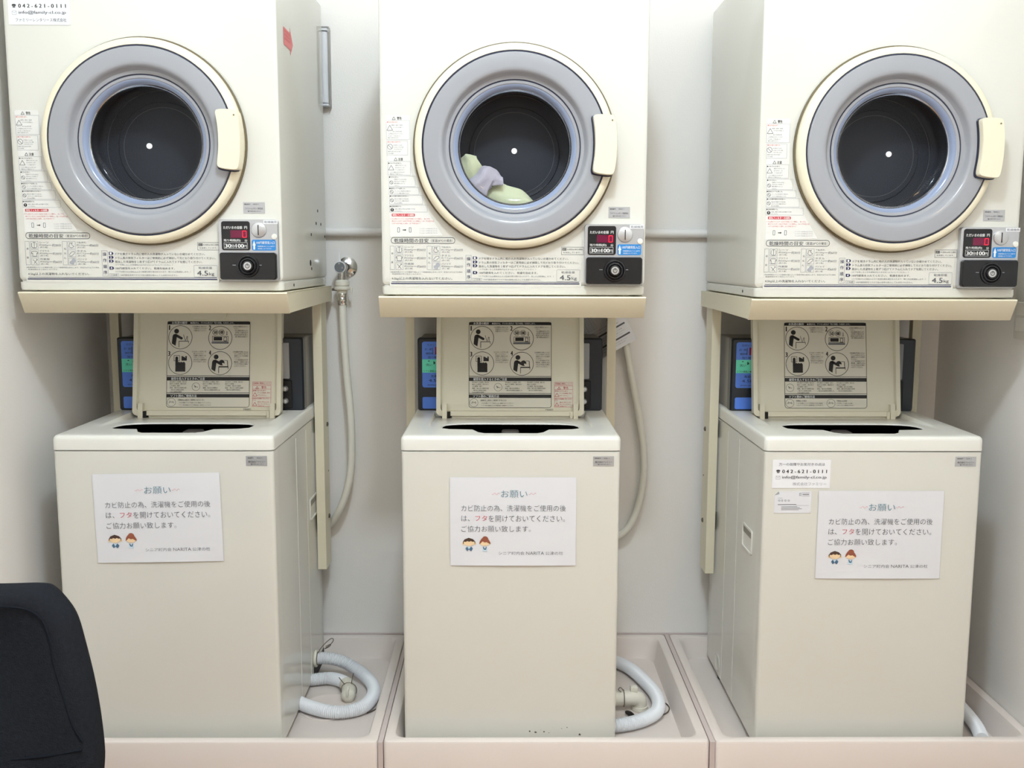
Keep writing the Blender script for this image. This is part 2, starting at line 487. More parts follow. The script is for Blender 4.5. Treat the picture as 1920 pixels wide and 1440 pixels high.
def caution_sticker(parent, frame):
    b = MB().plane(*frame); cs = 1.79e-4
    X = lambda c: -.1065 + (c - 118) * cs
    Z = lambda c: .2465 - (c - 87) * cs
    b.rect(X(1340), Z(1318), X(1625), Z(945), STICK, .0004, 12 * cs)
    for y0, y1 in ((955, 1000), (1008, 1314)): b.frame(X(1348), Z(y1), X(1616), Z(y0), 4 * cs, INKP, .0007)
    for y in (1062, 1180): b.line(X(1348), Z(y), X(1616), Z(y), 4 * cs, INKP)
    def txt(s, x0, y0, x1, y1): b.text(s, X(x0), Z(y1), X(x1), Z(y0), INKR, .001)
    txt('洗濯機の警告について', 1360, 966, 1602, 990); txt('警告', 1478, 1018, 1550, 1054)
    txt('感電のおそれあり', 1356, 1072, 1540, 1092); txt('アースを確実に取付', 1424, 1106, 1600, 1124); txt('けてください。', 1424, 1140, 1550, 1158)
    txt('回転中の洗濯槽に手を入れない', 1354, 1186, 1602, 1206); txt('けが', 1354, 1214, 1400, 1228)
    txt('絶対に手など入れ', 1426, 1236, 1586, 1254); txt('ないでください。', 1426, 1266, 1590, 1284); txt('注意する', 1426, 1294, 1520, 1310)
    for cx, cy in ((1416, 1040), (1386, 1138), (1386, 1276)):
        k = 20 if cy < 1100 else 30
        p = [(X(cx - k), Z(cy + k * .75)), (X(cx + k), Z(cy + k * .75)), (X(cx), Z(cy - k * .85))]
        for a in range(3): b.line(*p[a], *p[(a + 1) % 3], 5 * cs, INKR)
    b.frame(X(1222), Z(1400), X(1330), Z(1342), 4 * cs, INKM, .0008); b.line(X(1222), Z(1372), X(1330), Z(1372), 4 * cs, INKM)
    b.text('検査証', X(1240), Z(1366), X(1315), Z(1348), INKM, .001); b.text('合格', X(1250), Z(1396), X(1320), Z(1378), INKM, .001)
    return b.build('caution_sticker', parent, 0)


def make_washer():
    t = thing('washing_machine', '', 'washing machine', group='coin washing machines in a row')
    b = MB(); o = dense(-.245, 0, .245, .54, .008, 4, 12)
    b.loft([[(x, y, -.045) for x, y in o], [(x, y, .6525) for x, y in o]], CREAM, True, False)
    # the sheet folds inward under the deck
    b.loft([[(x, y, .6525) for x, y in o], [(x * .985, .27 + (y - .27) * .985, .6555) for x, y in o]], CREAM)
    for sx in (-1, 1):
        for y in (.2325, .3535): b.box(sx * .2445 - .0016, y - .0012, -.04, sx * .2445 + .0016, y + .0012, .64, CREAM, .0006, 1)
    b.build('cabinet', t)
    # top deck with the wash opening and the recess the lid lies in
    d = MB(); o = dense(-.2465, -.0015, .2465, .543, .012, 5, 12)

    def zr(y): return -.014 * max(0, min(1, (y - .09) / .24))
    def ins(k, z, f=1): return [(x * (1 - k / .2465), .271 + (y - .271) * (1 - k / .272), z) for x, y in o]
    def proj(shape):
        out = []
        for x, y in o:
            a = math.atan2((y - .13) / .54, x / .49); out.append(shape(a))
        return out
    def rec(a):
        c, s = math.cos(a), math.sin(a); hx, y0, y1 = .192, .026, .352
        ky = (y1 - .13) if s > 0 else (.13 - y0)
        k = 1 / max(abs(c) / hx, abs(s) / ky); return (c * k, .13 + s * k)
    def opn(a):
        c, s = math.cos(a), math.sin(a); n = 5.0 if s < 0 else 4.2
        ky = .085 if s > 0 else .045
        k = (abs(c / .162) ** n + abs(s / ky) ** n) ** (-1 / n)
        x, y = c * k, .13 + s * k
        if s < 0 and y < .10:
            f = max(0, min(1, (.088 - abs(x)) / .022)); y -= .047 * f * f * (3 - 2 * f)
        return (x, y)
    R = proj(rec); H = proj(opn)
    top = .689
    d.loft([[(x, y, .6565) for x, y in o], [(x, y, .679) for x, y in o], ins(.0012, .6840), ins(.004, .6875), ins(.008, top),
            [(x * 1.02, .13 + (y - .13) * 1.02, top) for x, y in R], [(x, y, top + zr(y)) for x, y in R],
            [(x + (p - x) * .55, y + (q - y) * .55, top + zr(y + (q - y) * .55)) for (x, y), (p, q) in zip(R, H)],
            [(p * 1.015, .13 + (q - .13) * 1.015, top + zr(q)) for p, q in H],
            [(p, q, top - .003 + zr(q)) for p, q in H], [(p * 1.02, .13 + (q - .13) * 1.02, top - .0045 + zr(q)) for p, q in H]], PLASTIC)
    d.build('top_deck', t)
    u = MB(); u.lathez([(.205, .6715), (.203, .665), (.19, .645), (.17, .63), (.165, .40), (.001, .40)], 0, .215, BLACK2, 48)
    u.lathez([(.150, .634), (.168, .641), (.172, .634), (.150, .628)], 0, .215, BLACK, 48)
    u.build('wash_tub', t)
    f = MB(); f.box(-.022, .19, .627, .022, .235, .664, GREYD, .006); f.build('lint_filter', t)
    # control panel along the rear
    p = MB(); p.loft([[(x, y, z) for x, z in rr(-.24, .6885, .24, .878, .005, 3)] for y in (.402, .374)] +
                     [[(x, .3685, z) for x, z in rr(-.236, .6885, .236, .875, .005, 3)]], NAVYP, False, True, flip=True)
    q = MB(); q.box(-.237, .402, .688, .237, .535, .877, GREYP, .004);  # cream housing, coloured grey for the shade it stands in
    po = p.build('control_panel', t); q.build('panel_housing', po)
    l = MB().plane((0, .3685, 0))
    k = .00139; X = lambda u: -.2405 + (u - 783) * k; Z = lambda v: .878 - (v - 634.5) * k
    l.poly(rr(X(792), Z(727), X(900), Z(641), .006), BLUEP, .0005); l.rect(X(792), Z(699), X(900), Z(674), GREENP, .0008)
    l.poly(rr(X(792), Z(767), X(900), Z(745), .004), BLUEP, .0005)
    for s, x0, y0, x1, y1 in (('ただいまの料金', 802, 645, 838, 649), ('お 金', 797, 653, 811, 657), ('確認中', 799, 661, 811, 665), ('残り時間', 803, 668, 825, 673),
                              ('洗い', 799, 682, 811, 687), ('すすぎ', 820, 682, 838, 687), ('ソフト剤投入●', 794, 694, 822, 698),
                              ('洗濯容量', 808, 703, 830, 708), ('4.5kg', 804, 711, 830, 718), ('ASW-J45C', 801, 721, 828, 724)):
        l.text(s, X(x0), Z(y1), X(x1), Z(y0), INKN if y0 < 674 or y0 > 699 else INK, .0012)
    l.line(X(812), Z(652), X(812), Z(665), .0015, INKN); l.rect(X(816), Z(665), X(840), Z(651), LCDR, .001)
    l.poly([(X(813), Z(684)), (X(817), Z(681)), (X(813), Z(677))], INK, .001); l.frame(X(813), Z(683), X(816), Z(678), .0008, INK)
    l.rect(X(803), Z(678), X(806), Z(676.5), INK, .001)
    l.build('operation_label', po, 0)
    c = MB(); c.box(.135, .362, .772, .2055, .37, .866, GREYM, .003, 2); c.box(.165, .3612, .80, .169, .363, .845, BLACK2)
    c.build('coin_slot_plate', po)
    c = MB(); c.box(.118, .3655, .694, .210, .3688, .768, BLACK2, .002, 1); c.build('button_plate', po)
    for z in (.746, .714):
        c = MB(); c.lathe([(.0001, -.0105), (.005, -.010), (.0075, -.006), (.0075, 0)], .193, z, SILVD, 20, .366); c.build('lock_bolt', po)
    # open lid: leans back on the panel
    L = bpy.data.objects.new('lid', None); COL.objects.link(L); L.parent = t
    y0, z0 = .332, .6765; tl = math.atan2(.034, .20); vv = (0, math.sin(tl), math.cos(tl)); nn = (0, -math.cos(tl), math.sin(tl)); HH = .292
    g = MB().plane((0, y0, z0), (1, 0, 0), vv, nn)
    def LP(a, bq, h): return g.P(a, bq, h)
    out = rr(-.1895, .004, .1895, HH, .012); inn = rr(-.1785, .016, .1785, HH - .012, .008); inn2 = rr(-.1765, .018, .1765, HH - .014, .008)
    g.loft([[LP(a, c, -.010) for a, c in out], [LP(a, c, .010) for a, c in out], [LP(a * .998, c, .0125) for a, c in out],
            [LP(a, c, .0125) for a, c in inn], [LP(a, c, .002) for a, c in inn2]], LIDM, True, True)
    for sx in (-1, 1):
        g.slab([(sx * .168 - .006, -.010), (sx * .168 + .006, -.010), (sx * .168 + .006, .035), (sx * .168 - .006, .035)], LIDM, .001, .016)
    g.slab([(-.150, -.004), (.160, -.004), (.160, .006), (-.150, .006)], LIDM, -.009, .004)
    g.slab(rr(-.045, HH - .040, .045, HH - .016, .010), LIDM, .0015, .010)
    g.slab(rr(-.125, HH - .022, -.095, HH - .014, .003), LIDM, .0015, .006); g.slab(rr(.095, HH - .022, .125, HH - .014, .003), LIDM, .0015, .006)
    lm = g.build('lid_tmp')
    # the lid shell itself carries the parts
    bpy.data.objects.remove(L); lm.name = 'lid'; lm.parent = t
    global LIDFR
    fr = LIDFR = (tuple(Vector((0, y0, z0)) + Vector(nn) * .002), (1, 0, 0), vv, nn)
    lid_sticker(lm, fr); caution_sticker(lm, fr)
    for sx in (-.157, .157):
        h = MB(); h.box(sx - .004, .318, .676, sx + .004, .334, .694, BLACK2 if sx < 0 else LIDM, .001, 1); h.build('hinge_pin', lm)
    # carrying grips on the flanks
    for sx, ya in ((-1, .079), (1, .379)):
        h = MB().plane((sx * .2452, ya, .388), (0, 1, 0) if sx > 0 else (0, -1, 0), (0, 0, 1), (sx, 0, 0))
        u0 = 0 if sx > 0 else -.090
        po_ = rr(u0, 0, u0 + .09, .0295 + .03, .006); pi_ = rr(u0 + .004, .004, u0 + .086, .0555, .004)
        h.loft([[h.P(a, c, .0) for a, c in po_], [h.P(a, c, .003) for a, c in po_], [h.P(a, c, .003) for a, c in pi_], [h.P(a + 0, c * .9 + .001, .0006) for a, c in pi_]], PLASTIC, False, True)
        h.slab([(u0 + .006, .038), (u0 + .084, .038), (u0 + .084, .052), (u0 + .006, .052)], GREYP, .0007, .0012)  # grey strip paints the shade inside the grip recess
        h.build('side_grip', t)
    cpt = MB(); cpt.loft([[(-.2445 - dx, .40 + r * math.cos(2 * PI * i / 24), -.012 + r * math.sin(2 * PI * i / 24)) for i in range(24)] for r, dx in ((.026, 0), (.026, .002), (.022, .003), (.018, .0012))], CREAM, False, True, flip=True)
    cpt.build('drain_outlet_cap', t)
    for x in (-.215, .215):
        for y in (.04, .405):
            ft = MB(); ft.lathez([(.027, -.0598), (.027, -.046), (.014, -.0455), (.014, -.044)], x, y, BLACK2, 20, True, True); ft.build('foot', t)
    ft = MB(); ft.box(.19, .385, -.0595, .2462, .53, -.022, BLACK2, .002, 1); ft.build('rear_foot', t)
    # foil rating plate on the front
    n = MB().plane((0, -.0004, 0)); x0, z0_, x1, z1 = .184, .621, .231, .6435
    n.slab([(x0, z0_), (x1, z0_), (x1, z1), (x0, z1)], PLATE, 0, .0004)
    n.text('機械番号', x0 + .004, z1 - .006, x0 + .017, z1 - .003, INK, .0008); n.text('204-1', x0 + .024, z1 - .006, x0 + .036, z1 - .0032, INKM, .0008)
    n.text('株式会社ファミリー', x0 + .005, z0_ + .007, x1 - .004, z0_ + .0115, INK, .0008); n.text('☎ 042-621-0111', x0 + .01, z0_ + .0025, x1 - .008, z0_ + .0055, INK, .0008)
    n.build('rating_plate', t, 0)
    return t


WX = (-.7607, .0152, .8299); WZ = (.009, 0, -.007)
w0 = make_washer(); washers = []
WLAB = ('cream top-loading washing machine with lid open, nearest the dark chair',
        'cream top-loading washing machine with lid open, in the middle of the row',
        'cream top-loading washing machine with a business card stuck on its front')
for i in (1, 0, 2):
    o = w0 if i == 1 else copy_tree(w0)
    o.location = (WX[i], WY, 0); o['label'] = WLAB[i]; washers.append(o)
    if i == 2:
        bpy.data.objects.remove(kid(o, 'caution_sticker'))
        tmp = lid_sticker(None, LIDFR, True); kid(o, 'instruction_sticker').data = tmp.data; bpy.data.objects.remove(tmp)


b = MB().plane((0, -.0002, 0))
for x, z, r in ((.045, -.007, .0028), (.0587, -.0097, .0032), (.0786, -.0084, .0022), (.1318, .002, .0016), (.1617, -.015, .0034), (.1194, -.0006, .0012), (.071, -.004, .001), (.09, -.011, .0014)):
    b.poly([(x + r * random.uniform(.5, 1.1) * math.cos(i * PI / 5), z + r * random.uniform(.4, 1) * math.sin(i * PI / 5)) for i in range(10)], GREYD, .0003)
b.build('rust_spots', washers[0], 0)['kind'] = 'stuff'

# ------------------------------------------------------------------ dryer stand
def make_stand():
    t = thing('dryer_stand', '', 'stand', group='beige steel dryer stands')
    b = MB(); X = .293; zt = .9995
    # slanted front plate with turned edges, two side plates, rear rail
    pr = [(-.578, zt), (-.5795, zt - .003), (-.555, .9535), (-.552, .952), (-.549, .953), (-.574, zt - .004), (-.540, zt - .004), (-.540, zt)]
    b.loft([[(x, y, z) for y, z in pr] for x in (-X, X)], STAND, True, True, flip=True)
    b.build('shelf_front', t)
    for sx in (-1, 1):
        s = MB(); a, c = sx * X, sx * (X - .0025)
        o = [(-.574, zt), (-.551, .9535), (-.30, .9565), (-.03, .9585), (-.03, zt)]
        s.loft([[(x, y, z) for y, z in o] for x in (a, c)], STAND, True, True, flip=sx < 0)
        s.loft([[(x, y, z) for y, z in ((-.573, zt), (-.03, zt), (-.03, zt - .002), (-.573, zt - .002))] for x in (a, sx * (X - .03))], STAND, True, True, flip=sx < 0)
        s.build('shelf_side', t)
        p = MB(); x0, x1 = sorted((sx * .281, sx * .257))
        p.box(x0, -.126, .225, x1, -.1235, .9575, STAND, .0008, 1)
        y0, y1 = sorted((sx * .281, sx * .2785)); p.box(y0, -.1255, .225, y1, -.052, .9575, STAND, .0008, 1)
        po = p.build('post', t)
        for z in (.622, .364):
            k = MB(); k.loft([[(sx * (.281 + dx), -.078 + r * math.cos(2 * PI * i / 14), z + r * math.sin(2 * PI * i / 14)) for i in range(14)] for r, dx in ((.0065, 0), (.0065, .002), (.004, .004), (.0001, .0042))], STEEL, flip=sx < 0)
            k.build('bolt', po)
            k = MB(); x0, x1 = sorted((sx * .2785, sx * .2456)); k.box(x0, -.10, z - .02, x1, -.06, z + .02, BLACK2); k.build('spacer', po)
        k = MB(); k.loft([[(sx * (.281 + dx), -.07 + r * math.cos(2 * PI * i / 10), .49 + r * math.sin(2 * PI * i / 10)) for i in range(10)] for r, dx in ((.003, 0), (.003, .0004))], BLACK2, False, True, flip=sx < 0)
        k.build('bolt_hole', po)
    r = MB(); r.box(-X, -.034, .962, X, -.03, zt, STAND); r.build('shelf_rear', t)
    return t


DX = (-.7759, .020, .8424); DZ = (.0078, 0, -.0039)
s0 = make_stand()
SL = ('beige steel stand carrying the dryer with the red arrow', 'beige steel stand carrying the dryer that holds laundry', 'beige steel stand carrying the dryer beside the right wall')
for i in (1, 0, 2):
    o = s0 if i == 1 else copy_tree(s0)
    o.location = (DX[i] * .5 + WX[i] * .5, 0, DZ[i]); o['label'] = SL[i]

# ------------------------------------------------------------------ tumble dryer
DY = -.563


def info_label(parent):
    b = MB().plane((0, -.0002, 0))
    kA, kB = 1 / 9.6 / 832, 1 / 8.348 / 832
    XA = lambda c: -.2685 + ((c / 9.6 + 1425) - 1438) / 832
    ZA = lambda c: 1.1275 - ((c / 9.6 + 440) - 452) / 832
    XB = lambda c: -.2685 + ((c / 8.348 + 1570) - 1438) / 832
    ZB = lambda c: 1.1275 - ((c / 8.348 + 440) - 452) / 832
    def tA(s, x0, y0, x1, y1, m=INKG, bold=0.0): b.text(s, XA(x0), ZA(y1), XA(x1), ZA(y0), m, .0011, bold)
    def tB(s, x0, y0, x1, y1, m=INKM, bold=0.0): b.text(s, XB(x0), ZB(y1), XB(x1), ZB(y0), m, .0011, bold)
    b.poly(rr(XA(95), ZB(850), XB(1800), ZA(95), .004), CREAM, .0002)
    b.frame(XA(125), ZA(222), XA(1245), ZA(112), 9 * kA, INKM, .0008, .0062)
    tA('乾燥時間の目安', 182, 135, 780, 205, INKM, .008); tA('（室温20℃の場合）', 825, 145, 1205, 195, INKM)
    b.frame(XA(105), ZA(675), XA(185), ZA(262), 6 * kA, INKL); b.frame(XA(750), ZA(675), XA(838), ZA(262), 6 * kA, INKL)
    tA('綿', 130, 375, 162, 410); tA('類', 125, 530, 160, 565)
    tA('毛', 780, 375, 820, 410); tA('化', 776, 455, 818, 490); tA('ん', 770, 530, 812, 568)
    rows = ((262, ('シーツ', '約200g', '(約５枚)', '約30分'), ('下着(厚手)', '約100g', '(約６枚)', '約60分')),
            (406, ('ブラウス', '約200g', '(約５枚)', '約30分'), ('タオル', '約７０g', '(約１枚)', '約60分')),
            (550, ('作業服', '約600g', '(約３着)', '約60分'), ('パジャマ', '約500g', '(約１着)', '約60分')))
    for y, l, r in rows:
        for x, q in ((200, l), (848, r)):
            b.frame(XA(x), ZA(y + 126), XA(x + 135), ZA(y), 6 * kA, INKL)
            tA(q[0], x + 155, y + 6, x + 320, y + 40); tA(q[1], x + 155, y + 52, x + 305, y + 84); tA(q[2], x + 165, y + 92, x + 300, y + 124)
            b.line(XA(x + 310), ZA(y + 68), XA(x + 375), ZA(y + 68), 5 * kA, INKG); tA(q[3], x + 380, y + 46, x + 535, y + 92)
    def ic(pts, x, y, m=INKG): 
        for a, c in zip(pts, pts[1:]): b.line(XA(x + a[0]), ZA(y + a[1]), XA(x + c[0]), ZA(y + c[1]), 7 * kA, m)
    ic(((25, 30), (20, 95), (45, 115), (90, 115), (112, 95), (108, 30)), 200, 262); ic(((66, 12), (66, 110)), 200, 262); ic(((40, 22), (92, 22)), 200, 262)
    ic(((30, 115), (30, 60), (10, 70), (20, 35), (66, 28), (112, 35), (122, 70), (102, 60), (102, 115), (30, 115)), 200, 406)
    ic(((30, 30), (100, 110)), 200, 550); ic(((105, 25), (45, 100)), 200, 550); ic(((90, 20), (115, 40)), 200, 550)
    ic(((40, 20), (60, 40), (80, 20), (70, 60), (110, 90), (60, 115), (20, 90), (40, 20)), 848, 262)
    ic(((15, 95), (60, 40), (110, 30), (115, 60), (60, 110), (20, 110)), 848, 406)
    for a, c, r in ((90, 45, 38), (50, 80, 30), (75, 95, 20)): b.disc(XA(848 + a), ZA(550 + c), r * kA, INKL, .0009, 14)
    tA('※乾燥時間はマシンの種類や量によって乾燥時間は変化します。室温が20℃以下の場合', 112, 704, 1375, 728)
    tA('乾燥時間が多少長めになります。', 138, 740, 655, 762)
    tA('4.5kg以上の洗濯物を入れないでください。', 130, 805, 1195, 858, INKM)
    # rules under the text
    b.rect(XA(130), ZA(892), XB(1765), ZA(884), INKN, .0008); b.rect(XA(118), ZA(926), XB(1772), ZA(908), INKN, .0008)
    b.frame(XB(30), ZB(752), XB(122), ZB(365), 6 * kB, INKL)
    for s, y in (('操', 420), ('作', 512), ('順', 608), ('序', 695)): tB(s, 48, y - 28, 106, y + 28, INKN)
    for s, y in (('1', 408), ('2', 468), ('3', 525), ('4', 630)):
        b.poly([(XB(x), ZB(yy)) for x, yy in ((142, y + 22), (195, y + 22), (214, y), (195, y - 22), (142, y - 22))], INKN, .0008)
        tB(s, 158, y - 16, 184, y + 16, WTXT, .02)
    tB('ドアを開きドラム内に他の人の洗濯物が入っていないか確かめてください。', 238, 398, 1600, 435)
    tB('ドラム奥の排気フィルターはご使用前に必ず掃除して元どおり取り付けてください。', 238, 458, 1755, 495)
    tB('脱水した洗濯物を１枚ずつ広げてドラムに入れてドアを閉じてください。', 232, 515, 1555, 553)
    tB('（ドアを閉じるとき洗濯物がはさまらないようにしてください。）', 232, 568, 1105, 593, INKG)
    tB('100円硬貨を入れてください。 乾燥を始めます。', 235, 615, 1130, 650)
    tB('（ドアを開ければ運転は止まり乾燥位置を確かめられます。閉じれば再運転します。）', 232, 672, 1375, 697, INKG)
    b.frame(XB(138), ZB(752), XB(280), ZB(712), 5 * kB, INKL); tB('ご注意', 160, 720, 258, 745, INKG)
    tB('100円硬貨専用ですので他の硬貨は投入しても返却されません。', 305, 722, 1180, 748, INKG)
    b.frame(XB(1420), ZB(765), XB(1780), ZB(580), 5 * kB, INKL, .0008, 18 * kB)
    tB('乾燥容量', 1495, 604, 1700, 640, INKG); tB('4.5', 1470, 665, 1635, 740, INKM, .01); tB('kg', 1650, 690, 1730, 748, INKM)
    b.frame(XB(1490), ZB(356), XB(1830), ZB(238), 5 * kB, INKG); b.rect(XB(1505), ZB(292), XB(1568), ZB(256), INK, .0008)
    tB('お知らせ', 1510, 262, 1563, 288, WTXT); tB('水滴防止加工運転', 1575, 262, 1815, 286); tB('を採用しています。', 1520, 310, 1785, 334)
    return b.build('operating_guide_label', parent, 0)


def warning_label(parent):
    b = MB().plane((0, -.0002, 0)); k = 1 / 6 / 854
    X = lambda c: -.2918 + c * k
    Z = lambda c: 1.4007 - c * k
    b.poly([(X(x), Z(y)) for x, y in ((78, 80), (90, 68), (345, 68), (348, 500), (352, 690), (440, 900), (540, 1120), (700, 1380), (112, 1392))][::-1], WLABEL, .0003)
    def txt(s, x0, y0, x1, y1, m=INKG, bold=0.0): b.text(s, X(x0), Z(y1), X(x1), Z(y0), m, .0009, bold)
    def box(x0, y0, x1, y1): b.frame(X(x0), Z(y1), X(x1), Z(y0), 3 * k, INKL, .0006)
    def tri(cx, cy, r, m=INKM):
        p = [(X(cx - r), Z(cy + r * .8)), (X(cx + r), Z(cy + r * .8)), (X(cx), Z(cy - r * .9))]
        for a in range(3): b.line(*p[a], *p[(a + 1) % 3], 4 * k, m)
    def no(cx, cy, r): b.ring(X(cx), Z(cy), r * k, 4 * k, INKM, .0006, 24); b.line(X(cx - r * .7), Z(cy - r * .7), X(cx + r * .7), Z(cy + r * .7), 4 * k, INKM)
    txt('警告', 204, 84, 254, 116, INK, .01); tri(168, 100, 18); txt('注意', 212, 527, 264, 559, INK, .01); tri(183, 543, 18)
    box(82, 122, 342, 330); box(88, 340, 318, 500); box(96, 566, 346, 716); box(104, 724, 400, 842); box(104, 848, 440, 930); box(108, 936, 480, 1034); box(108, 1042, 530, 1122)
    txt('●引火の恐れあり。', 92, 132, 215, 150, INKP); txt('●お子様に注意する。', 98, 348, 245, 364, INKP)
    tri(123, 204, 32); tri(133, 636, 30); no(123, 408, 30); no(132, 796, 20); no(134, 900, 20); no(135, 992, 20)
    b.disc(X(138), Z(1096), 19 * k, INK, .0006); txt('！', 134, 1084, 142, 1108, WTXT)
    for s, x, y in (('揮発性、油性分、美容用', 142, 168), ('オイルなどの付着した', 160, 192), ('ガソリン、油など引火物の付着', 100, 236), ('した洗濯物は入れないでください', 100, 260), ('ドラム内、ドア部に乗ったり', 100, 284), ('爆発する事があります。', 100, 304),
                    ('お子様がドラム内に', 160, 384), ('入らぬよう十分ご注意', 160, 406), ('ください中に入ると', 160, 428), ('運転中に閉じ込められる恐れ', 100, 452), ('けがの原因', 100, 474),
                    ('感電やけがをすることが', 178, 604), ('ありますので、必ず', 178, 628), ('アースを取り付けて', 178, 652), ('ください感電のおそれがあります', 118, 678), ('運転中はドアを開けないこと', 118, 698),
                    ('洗濯物のドラムからはみ出し', 162, 756), ('や挟み込みに十分注意して', 162, 778), ('無理な運転をしないこと', 162, 800), ('ください。', 162, 824),
                    ('ドア、ドラムに物を掛けたり乗せない', 164, 884), ('でください故障の原因になります', 164, 908), ('濡れた手で電源プラグを抜き差し', 164, 970), ('しないでください感電の恐れあり', 164, 992), ('差し込みは確実に', 164, 1014),
                    ('点検日、掃除などの際には必ず電源プラグを抜', 166, 1080), ('いてください。', 166, 1102)):
        txt(s, x, y, x + 10.5 * len(s) + 6, y + 13, INKG)
    for s, x, y, w in (('●のおそれがあり。', 100, 578, 150), ('●さわらない。', 108, 730, 105), ('●確実なドアを閉じる。', 108, 854, 180), ('●入れ物や荷をのせない。', 112, 938, 210), ('●定期的掃除する。', 112, 1050, 130)): txt(s, x, y, x + w, y + 16, INK)
    b.rect(X(132), Z(1168), X(390), Z(1138), INKR, .0006, 8 * k); txt('排気フィルターの掃除', 142, 1142, 380, 1165, WTXT, .02)
    for i, (x, w) in enumerate(((118, 440), (132, 470), (132, 320))): txt('ドラム奥のフィルターは必ず洗濯ごとに掃除し、糸くずを取り除いてください'[i * 3:i * 3 + 26], x, 1186 + i * 26, x + w, 1202 + i * 26, INKP)
    for x in (205, 335): b.frame(X(x - 12), Z(1345), X(x + 14), Z(1290), 5 * k, INKG, .0006, 6 * k)
    b.rect(X(252), Z(1322), X(280), Z(1314), INK, .0006); b.poly([(X(278), Z(1330)), (X(292), Z(1318)), (X(278), Z(1306))], INK, .0006)
    for i in range(3): txt('フィルターの中側の目づまりを', 440, 1296 + i * 24, 640, 1310 + i * 24, INKL)
    return b.build('warning_label', parent, 0)


def coin_box(parent):
    s = 1.365e-4
    X = lambda c: .1545 + (c - 100) * s
    Z = lambda c: 1.1570 - (c - 325) * s
    b = MB().plane((0, 0, 0))
    o = rr(X(100), Z(1300), X(1045), Z(325), .007); i1 = rr(X(106), Z(1294), X(1039), Z(331), .007)
    b.loft([[b.P(x, z, -.002) for x, z in o], [b.P(x, z, .010) for x, z in o], [b.P(x, z, .012) for x, z in i1]], SILV, False, True)
    root = b.build('coin_box', parent)
    f = .012
    d = MB().plane((0, -f, 0)); d.slab(rr(X(150), Z(812), X(602), Z(355), .005), BLACK, 0, .0012)
    d.rect(X(297), Z(617), X(562), Z(497), LCDR, .0016)
    w, x0, x1, y0, y1 = 9 * s, X(487), X(545), Z(608), Z(508)
    for seg in ((x0, y0, x1, y0), (x0, y1, x1, y1), (x0, y0, x0, y1), (x1, y0, x1, y1)): d.line(*seg, w, LED, .0019)
    def t(q, a0, b0, a1, b1, bold=.01): d.text(q, X(a0), Z(b1), X(a1), Z(b0), WTXT, .0018, bold, 3)
    t('ただいまの金額', 185, 430, 482, 478); t('円', 517, 432, 560, 478); t('残り時間(約)', 185, 636, 450, 680); t('分', 515, 640, 560, 680)
    d.frame(X(185), Z(788), X(560), Z(690), 4 * s, WTXT, .0017)
    t('30', 202, 712, 298, 772, .03); t('分/', 300, 716, 368, 772); t('100', 375, 712, 498, 772, .03); t('円', 502, 728, 546, 772)
    d.build('display_panel', root, 0)
    d = MB(); cx, cz = X(745), Z(490)
    d.lathe([(.0168, 0), (.0168, -.0015), (.0155, -.0035), (.010, -.0055), (.0001, -.006)], cx, cz, SILVD, 32, -f)
    d.box(X(737), -f - .0066, Z(572), X(750), -f - .004, Z(412), BLACK2); d.build('coin_slot', root)
    d = MB(); d.lathe([(.0062, 0), (.0058, -.0022), (.0001, -.003)], X(988), Z(595), PLASTIC, 20, -f); d.build('return_button', root)
    d = MB().plane((0, -f, 0)); d.slab(rr(X(626), Z(815), X(1008), Z(644), .004), BLUEL, 0, .0005)
    d.rect(X(650), Z(800), X(678), Z(715), WTXT, .001); d.poly([(X(638), Z(735)), (X(690), Z(735)), (X(664), Z(656))], WTXT, .001)
    for q, a0, b0, a1, b1 in (('100円硬貨投入口', 700, 668, 990, 714), ('乾燥時間10分ごとに100円で', 720, 738, 990, 760), ('追加投入もできます。', 720, 774, 945, 796)): d.text(q, X(a0), Z(b1), X(a1), Z(b0), WTXT, .0011, .005)
    d.build('coin_entry_label', root, 0)
    d = MB().plane((0, -f, 0)); d.slab([(X(820), Z(398)), (X(1046), Z(398)), (X(1046), Z(336)), (X(820), Z(336))], WHITEP, 0, .0008)
    d.text('乾燥機用', X(836), Z(386), X(1030), Z(348), INKG, .0012); d.build('name_sticker', root, 0)
    d = MB().plane((0, -f, 0)); o = rr(X(125), Z(1278), X(1020), Z(848), .006); i1 = rr(X(137), Z(1266), X(1008), Z(860), .006)
    d.loft([[d.P(x, z, 0) for x, z in o], [d.P(x, z, .010) for x, z in o], [d.P(x, z, .0125) for x, z in i1]], BLACK, False, True)
    lb = d.build('lock_cover', root)
    d = MB(); cx, cz = X(580), Z(1060); yy = -f - .0125
    d.lathe([(.0245, 0), (.0235, -.003), (.0205, -.0035), (.019, -.0015), (.017, -.0045), (.0145, -.005), (.013, -.0025), (.0115, -.006), (.0093, -.0065), (.009, -.004)], cx, cz, BLACK, 40, yy)
    d.lathe([(.0088, -.004), (.0085, -.0072), (.0001, -.0075)], cx, cz, SILVD, 32, yy)
    d.plane((0, yy - .0075, 0)); d.ring(cx, cz, .0048, .0012, BLACK2, .0003, 24); d.rect(cx - .0006, cz, cx + .0006, cz + .0055, BLACK2, .0004)
    d.plane((0, yy, 0)); d.rect(X(332), Z(1050), X(386), Z(1042), INKL, .0003); d.rect(X(756), Z(1050), X(796), Z(1042), INKL, .0003)
    d.build('key_lock', root)
    return root


